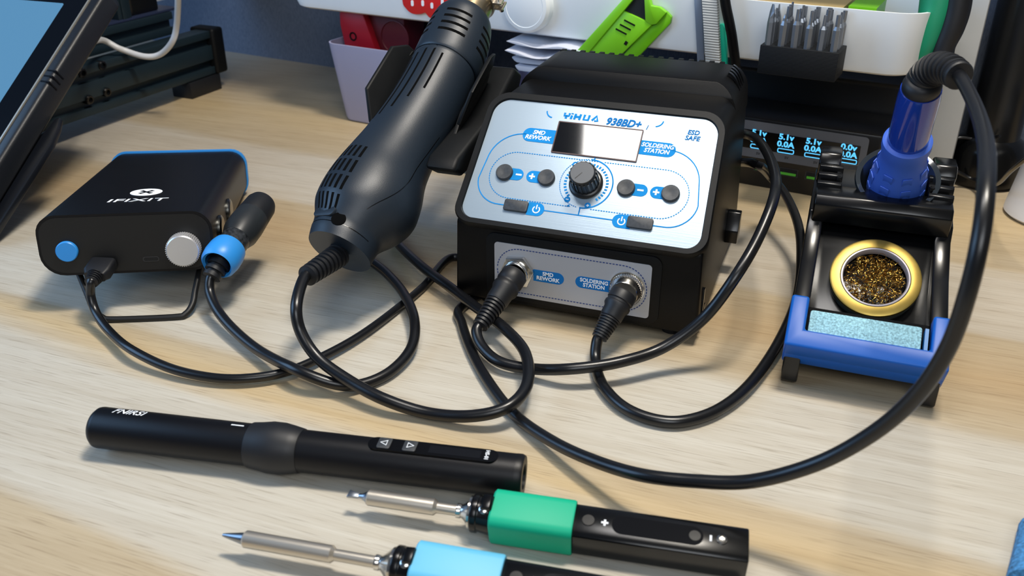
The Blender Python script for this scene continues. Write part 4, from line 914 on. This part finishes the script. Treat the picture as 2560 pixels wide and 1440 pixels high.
# ------------------------------------------------------------------ right edge: black column, cup, thin leads
co = at(2452, 452, 0); bc = thing('black_column_stand', co, 'black rounded column on a wide foot at the right edge', 'stand')
MB(Matrix.Translation(co)).lathe([(26, 0), (29, 3), (29, 30), (25, 38), (20, 42)], n=48).build('foot', BLKG, bc)
tl = MB(Matrix.Translation(co)).lathe([(21, 40), (21, 330), (17, 336)], n=40).build('column', mat('column_black', '#0e0f11', .3), bc)
cp = at(2545, 540, 0)+V((26, 6, 0)); cpt = thing('white_cup', cp, 'white tapered cup at the far right edge of the desk', 'cup')
MB(Matrix.Translation(cp)).lathe([(33, 0), (36.5, 3), (36, 8), (30, 52), (30.5, 53), (29.5, 54), (26, 78), (24.6, 78), (28, 54), (33, 6)], n=56).build('body', mat('white_ceramic', '#dfe0e4', .35), cpt)
cable('thin_lead', [at(2385, 425, 16), at(2440, 452, 10), at(2490, 460, 30), at(2530, 425, 60), at(2600, 370, 90)], 1.6, 'thin black lead rising past the white cup')
cable('thin_lead', [at(2340, 370, 30), at(2395, 345, 40), at(2450, 350, 40), at(2500, 340, 50)], 1.4, 'thin black lead running across the foot of the column stand')
dn = MB(); dn.tube(spline([at(2603, 1330, 4), at(2590, 1400, 4), at(2574, 1470, 4)], 6), [9]*13, 16); dn.build('denim_fold', DENIM, cat='cloth', label='fold of blue denim at the lower right corner')
# ------------------------------------------------------------------ rugged tablet, leaning back
T0 = V((-571, 438, 36)); tyd = V((0, math.cos(math.radians(35.6)), math.sin(math.radians(35.6))))
TBM = frame(T0, (1, .0, 0), tyd) @ Matrix.Scale(.9, 4)        # x to the right edge, y up the glass, z out of the screen
ofx = lambda u, v, n=0: onp(TBM, u, v, n)
tb_ = thing('rugged_tablet', (-700, 560, 0), 'tablet in a thick dark rugged case leaning back at upper left', 'tablet')
TL_ = 232
MB(TBM).prism(rrect(-330, 0, -20, TL_, 9), -20, 2).build('case', CASE, tb_, bevel=3.5, seg=3, ang=50)
sxr = -12.5
gl = MB(TBM).prism(rrect(-318, sxr, -10, TL_-13, 4), 1.5, 2.6).build('glass', SCREEN, tb_, sm=False)
rim = MB(TBM); stroke(rim, rrect(-318.5, sxr+.6, -10.5, TL_-12.5, 4), 1.6, 1.9, 3.2, closed=True); rim.build('glass_rim', mat('rim_grey', '#aaa69c', .3, .5), tb_)
MB(TBM).prism(rrect(-306, sxr-24, 4, TL_-26, 2), 2.55, 2.75).build('screen_reflection', mat('screen_reflection', '#20303c', .07, spec=.8, emit='#6fb2e4', es=.55), gl, sm=False)  # even blue glow stands in for window light reflected in the glass
rg = MB(TBM)
for k in range(3): rg.box(-9, .6, 118+k*6, 119.2+k*6, -8, 2.8)
rg.build('case_groove', BLKG, tb_)
# kick stand lip below the case
lg = MB(TBM); lg.prism([(-8, -28), (9, -24), (11, 40), (12, 72), (9, 88), (4, 100), (0, 98), (-2, 84), (-7, 76), (-8, 0)], -27, -21); lg.build('stand_leg', mat('leg_grey', '#12151c', .35), tb_, bevel=1)
MB(TBM).prism([(-330, -25), (-4, -25), (1, -20), (0, -17), (-330, -17)], -26, 4).build('stand_lip', MATS['leg_grey'], tb_, bevel=1.5)
cable('white_usb_cable', [V(TBM @ V((-6, 150, -9))), at(245, 100, 88), at(300, 122, 74), at(360, 141, 66), at(400, 136, 68), at(430, 105, 82), at(442, 60, 100), at(446, -30, 140)], 3.0,
      'white usb cable bending up from the tablet', m=mat('white_cable', '#d8d8d8', .35))
# ------------------------------------------------------------------ slotted metal frame behind the tablet
fr_ = thing('slotted_metal_frame', (-720, 760, 0), 'blue-black slotted metal frame on black feet behind the tablet', 'machine frame')
FD = math.radians(4.5); FA = V((math.sin(-FD)*-1, math.cos(FD), 0)); FA = V((.07, 1, 0)).normalized()
fo = at(145, 318, 19); FRB = frame(fo, FA, V((-FA.y, FA.x, 0)))          # along, left, up
ffx = lambda u, v, n=0: onp(FRB @ Matrix(((1, 0, 0, 0), (0, 0, -1, 0), (0, 1, 0, 0), (0, 0, 0, 1))), u, v, n)
LB = ffx(541, 165)[0]
def beam(x0, x1, y0, z0, n_, w_=20):
    sec = []; 
    for k in range(n_):
        z = z0+24*k
        sec += [(y0, z), (y0, z+8), (y0+2, z+8), (y0+2, z+6.5), (y0+6, z+8), (y0+6, z+16), (y0+2, z+17.5), (y0+2, z+16), (y0, z+16), (y0, z+24)]
    sec += [(y0+w_, z0+24*n_), (y0+w_, z0)]
    m_ = MB(FRB); m_.loft([[(x, y, z) for y, z in sec] for x in (x0, x1)]); return m_
beam(-30, LB, 0, 0, 2).build('lower_rail', FRAME, fr_, bevel=.5)
beam(0, LB-30, 24, 48.2, 1, 60).build('upper_rail', FRAME, fr_, bevel=.5)
MB(FRB).box(0, LB-18, 26, 120, 72.4, 75).build('top_plate', PLATE, fr_, bevel=.5)
MB(FRB).prism(rrect(LB-3, LB+16, -4, 30, 4), -1, 50).build('end_cap', BLKM, fr_, bevel=3, seg=3)
MB(FRB).box(LB-48, LB+2, -2, 26, -18.9, -1).build('foot', RUBM, fr_, bevel=1)
MB(FRB).box(-30, -21, 4, 26, -18.9, -1).build('foot', RUBM, fr_, bevel=1)
FSM = FRB @ Matrix(((1, 0, 0, 0), (0, 0, -1, 0), (0, 1, 0, 0), (0, 0, 0, 1)))
for u, v in ((208, 183), (258, 164), (226, 250), (270, 231)):
    x, z_ = onp(FSM, u, v, 2)
    MB(FSM @ Matrix.Translation((x, z_, -4))).lathe([(4.6, 0), (4.6, 5.5), (3.8, 6.5), (2.6, 6.5), (2.4, 4), (.01, 4)], n=20).build('bolt', mat('black_bolt', '#111113', .15), fr_)
ux0 = ffx(300, 60, -30)[0]
up = MB(FRB); up.box(ux0-2, ux0+16, 28, 50, 72, 260); up.box(ux0+3, ux0+11, 26.5, 28, 74, 258); up.build('upright', FRAME, fr_, bevel=.6)
MB(FRB).box(ux0-40, ux0-14, 30, 56, 72, 260).build('upright', FRAME, fr_, bevel=.6)
m1 = ffx(320, 50, -34)[0]; m2 = ffx(402, 60, -34)[0]
MB(FRB).prism(rrect(m1+4, m2, 32, 80, 3), 75, 240).build('motor', mat('motor_black', '#0b0b0c', .35), fr_, bevel=2)
pb0 = ffx(388, 20, -60)[0]; pb1 = ffx(532, 30, -60)[0]
bxw = MB(FRB).box(pb0+10, pb1, 70, 100, 75.2, 160).build('paper_carton', mat('carton_white', '#c2c8d2', .6), cat='carton', label='white printed carton standing on the metal frame')
text('CE', 9, FSM @ Matrix.Translation((pb1-22, 86, -69.8)), NAVY, 'carton_lettering', bxw)
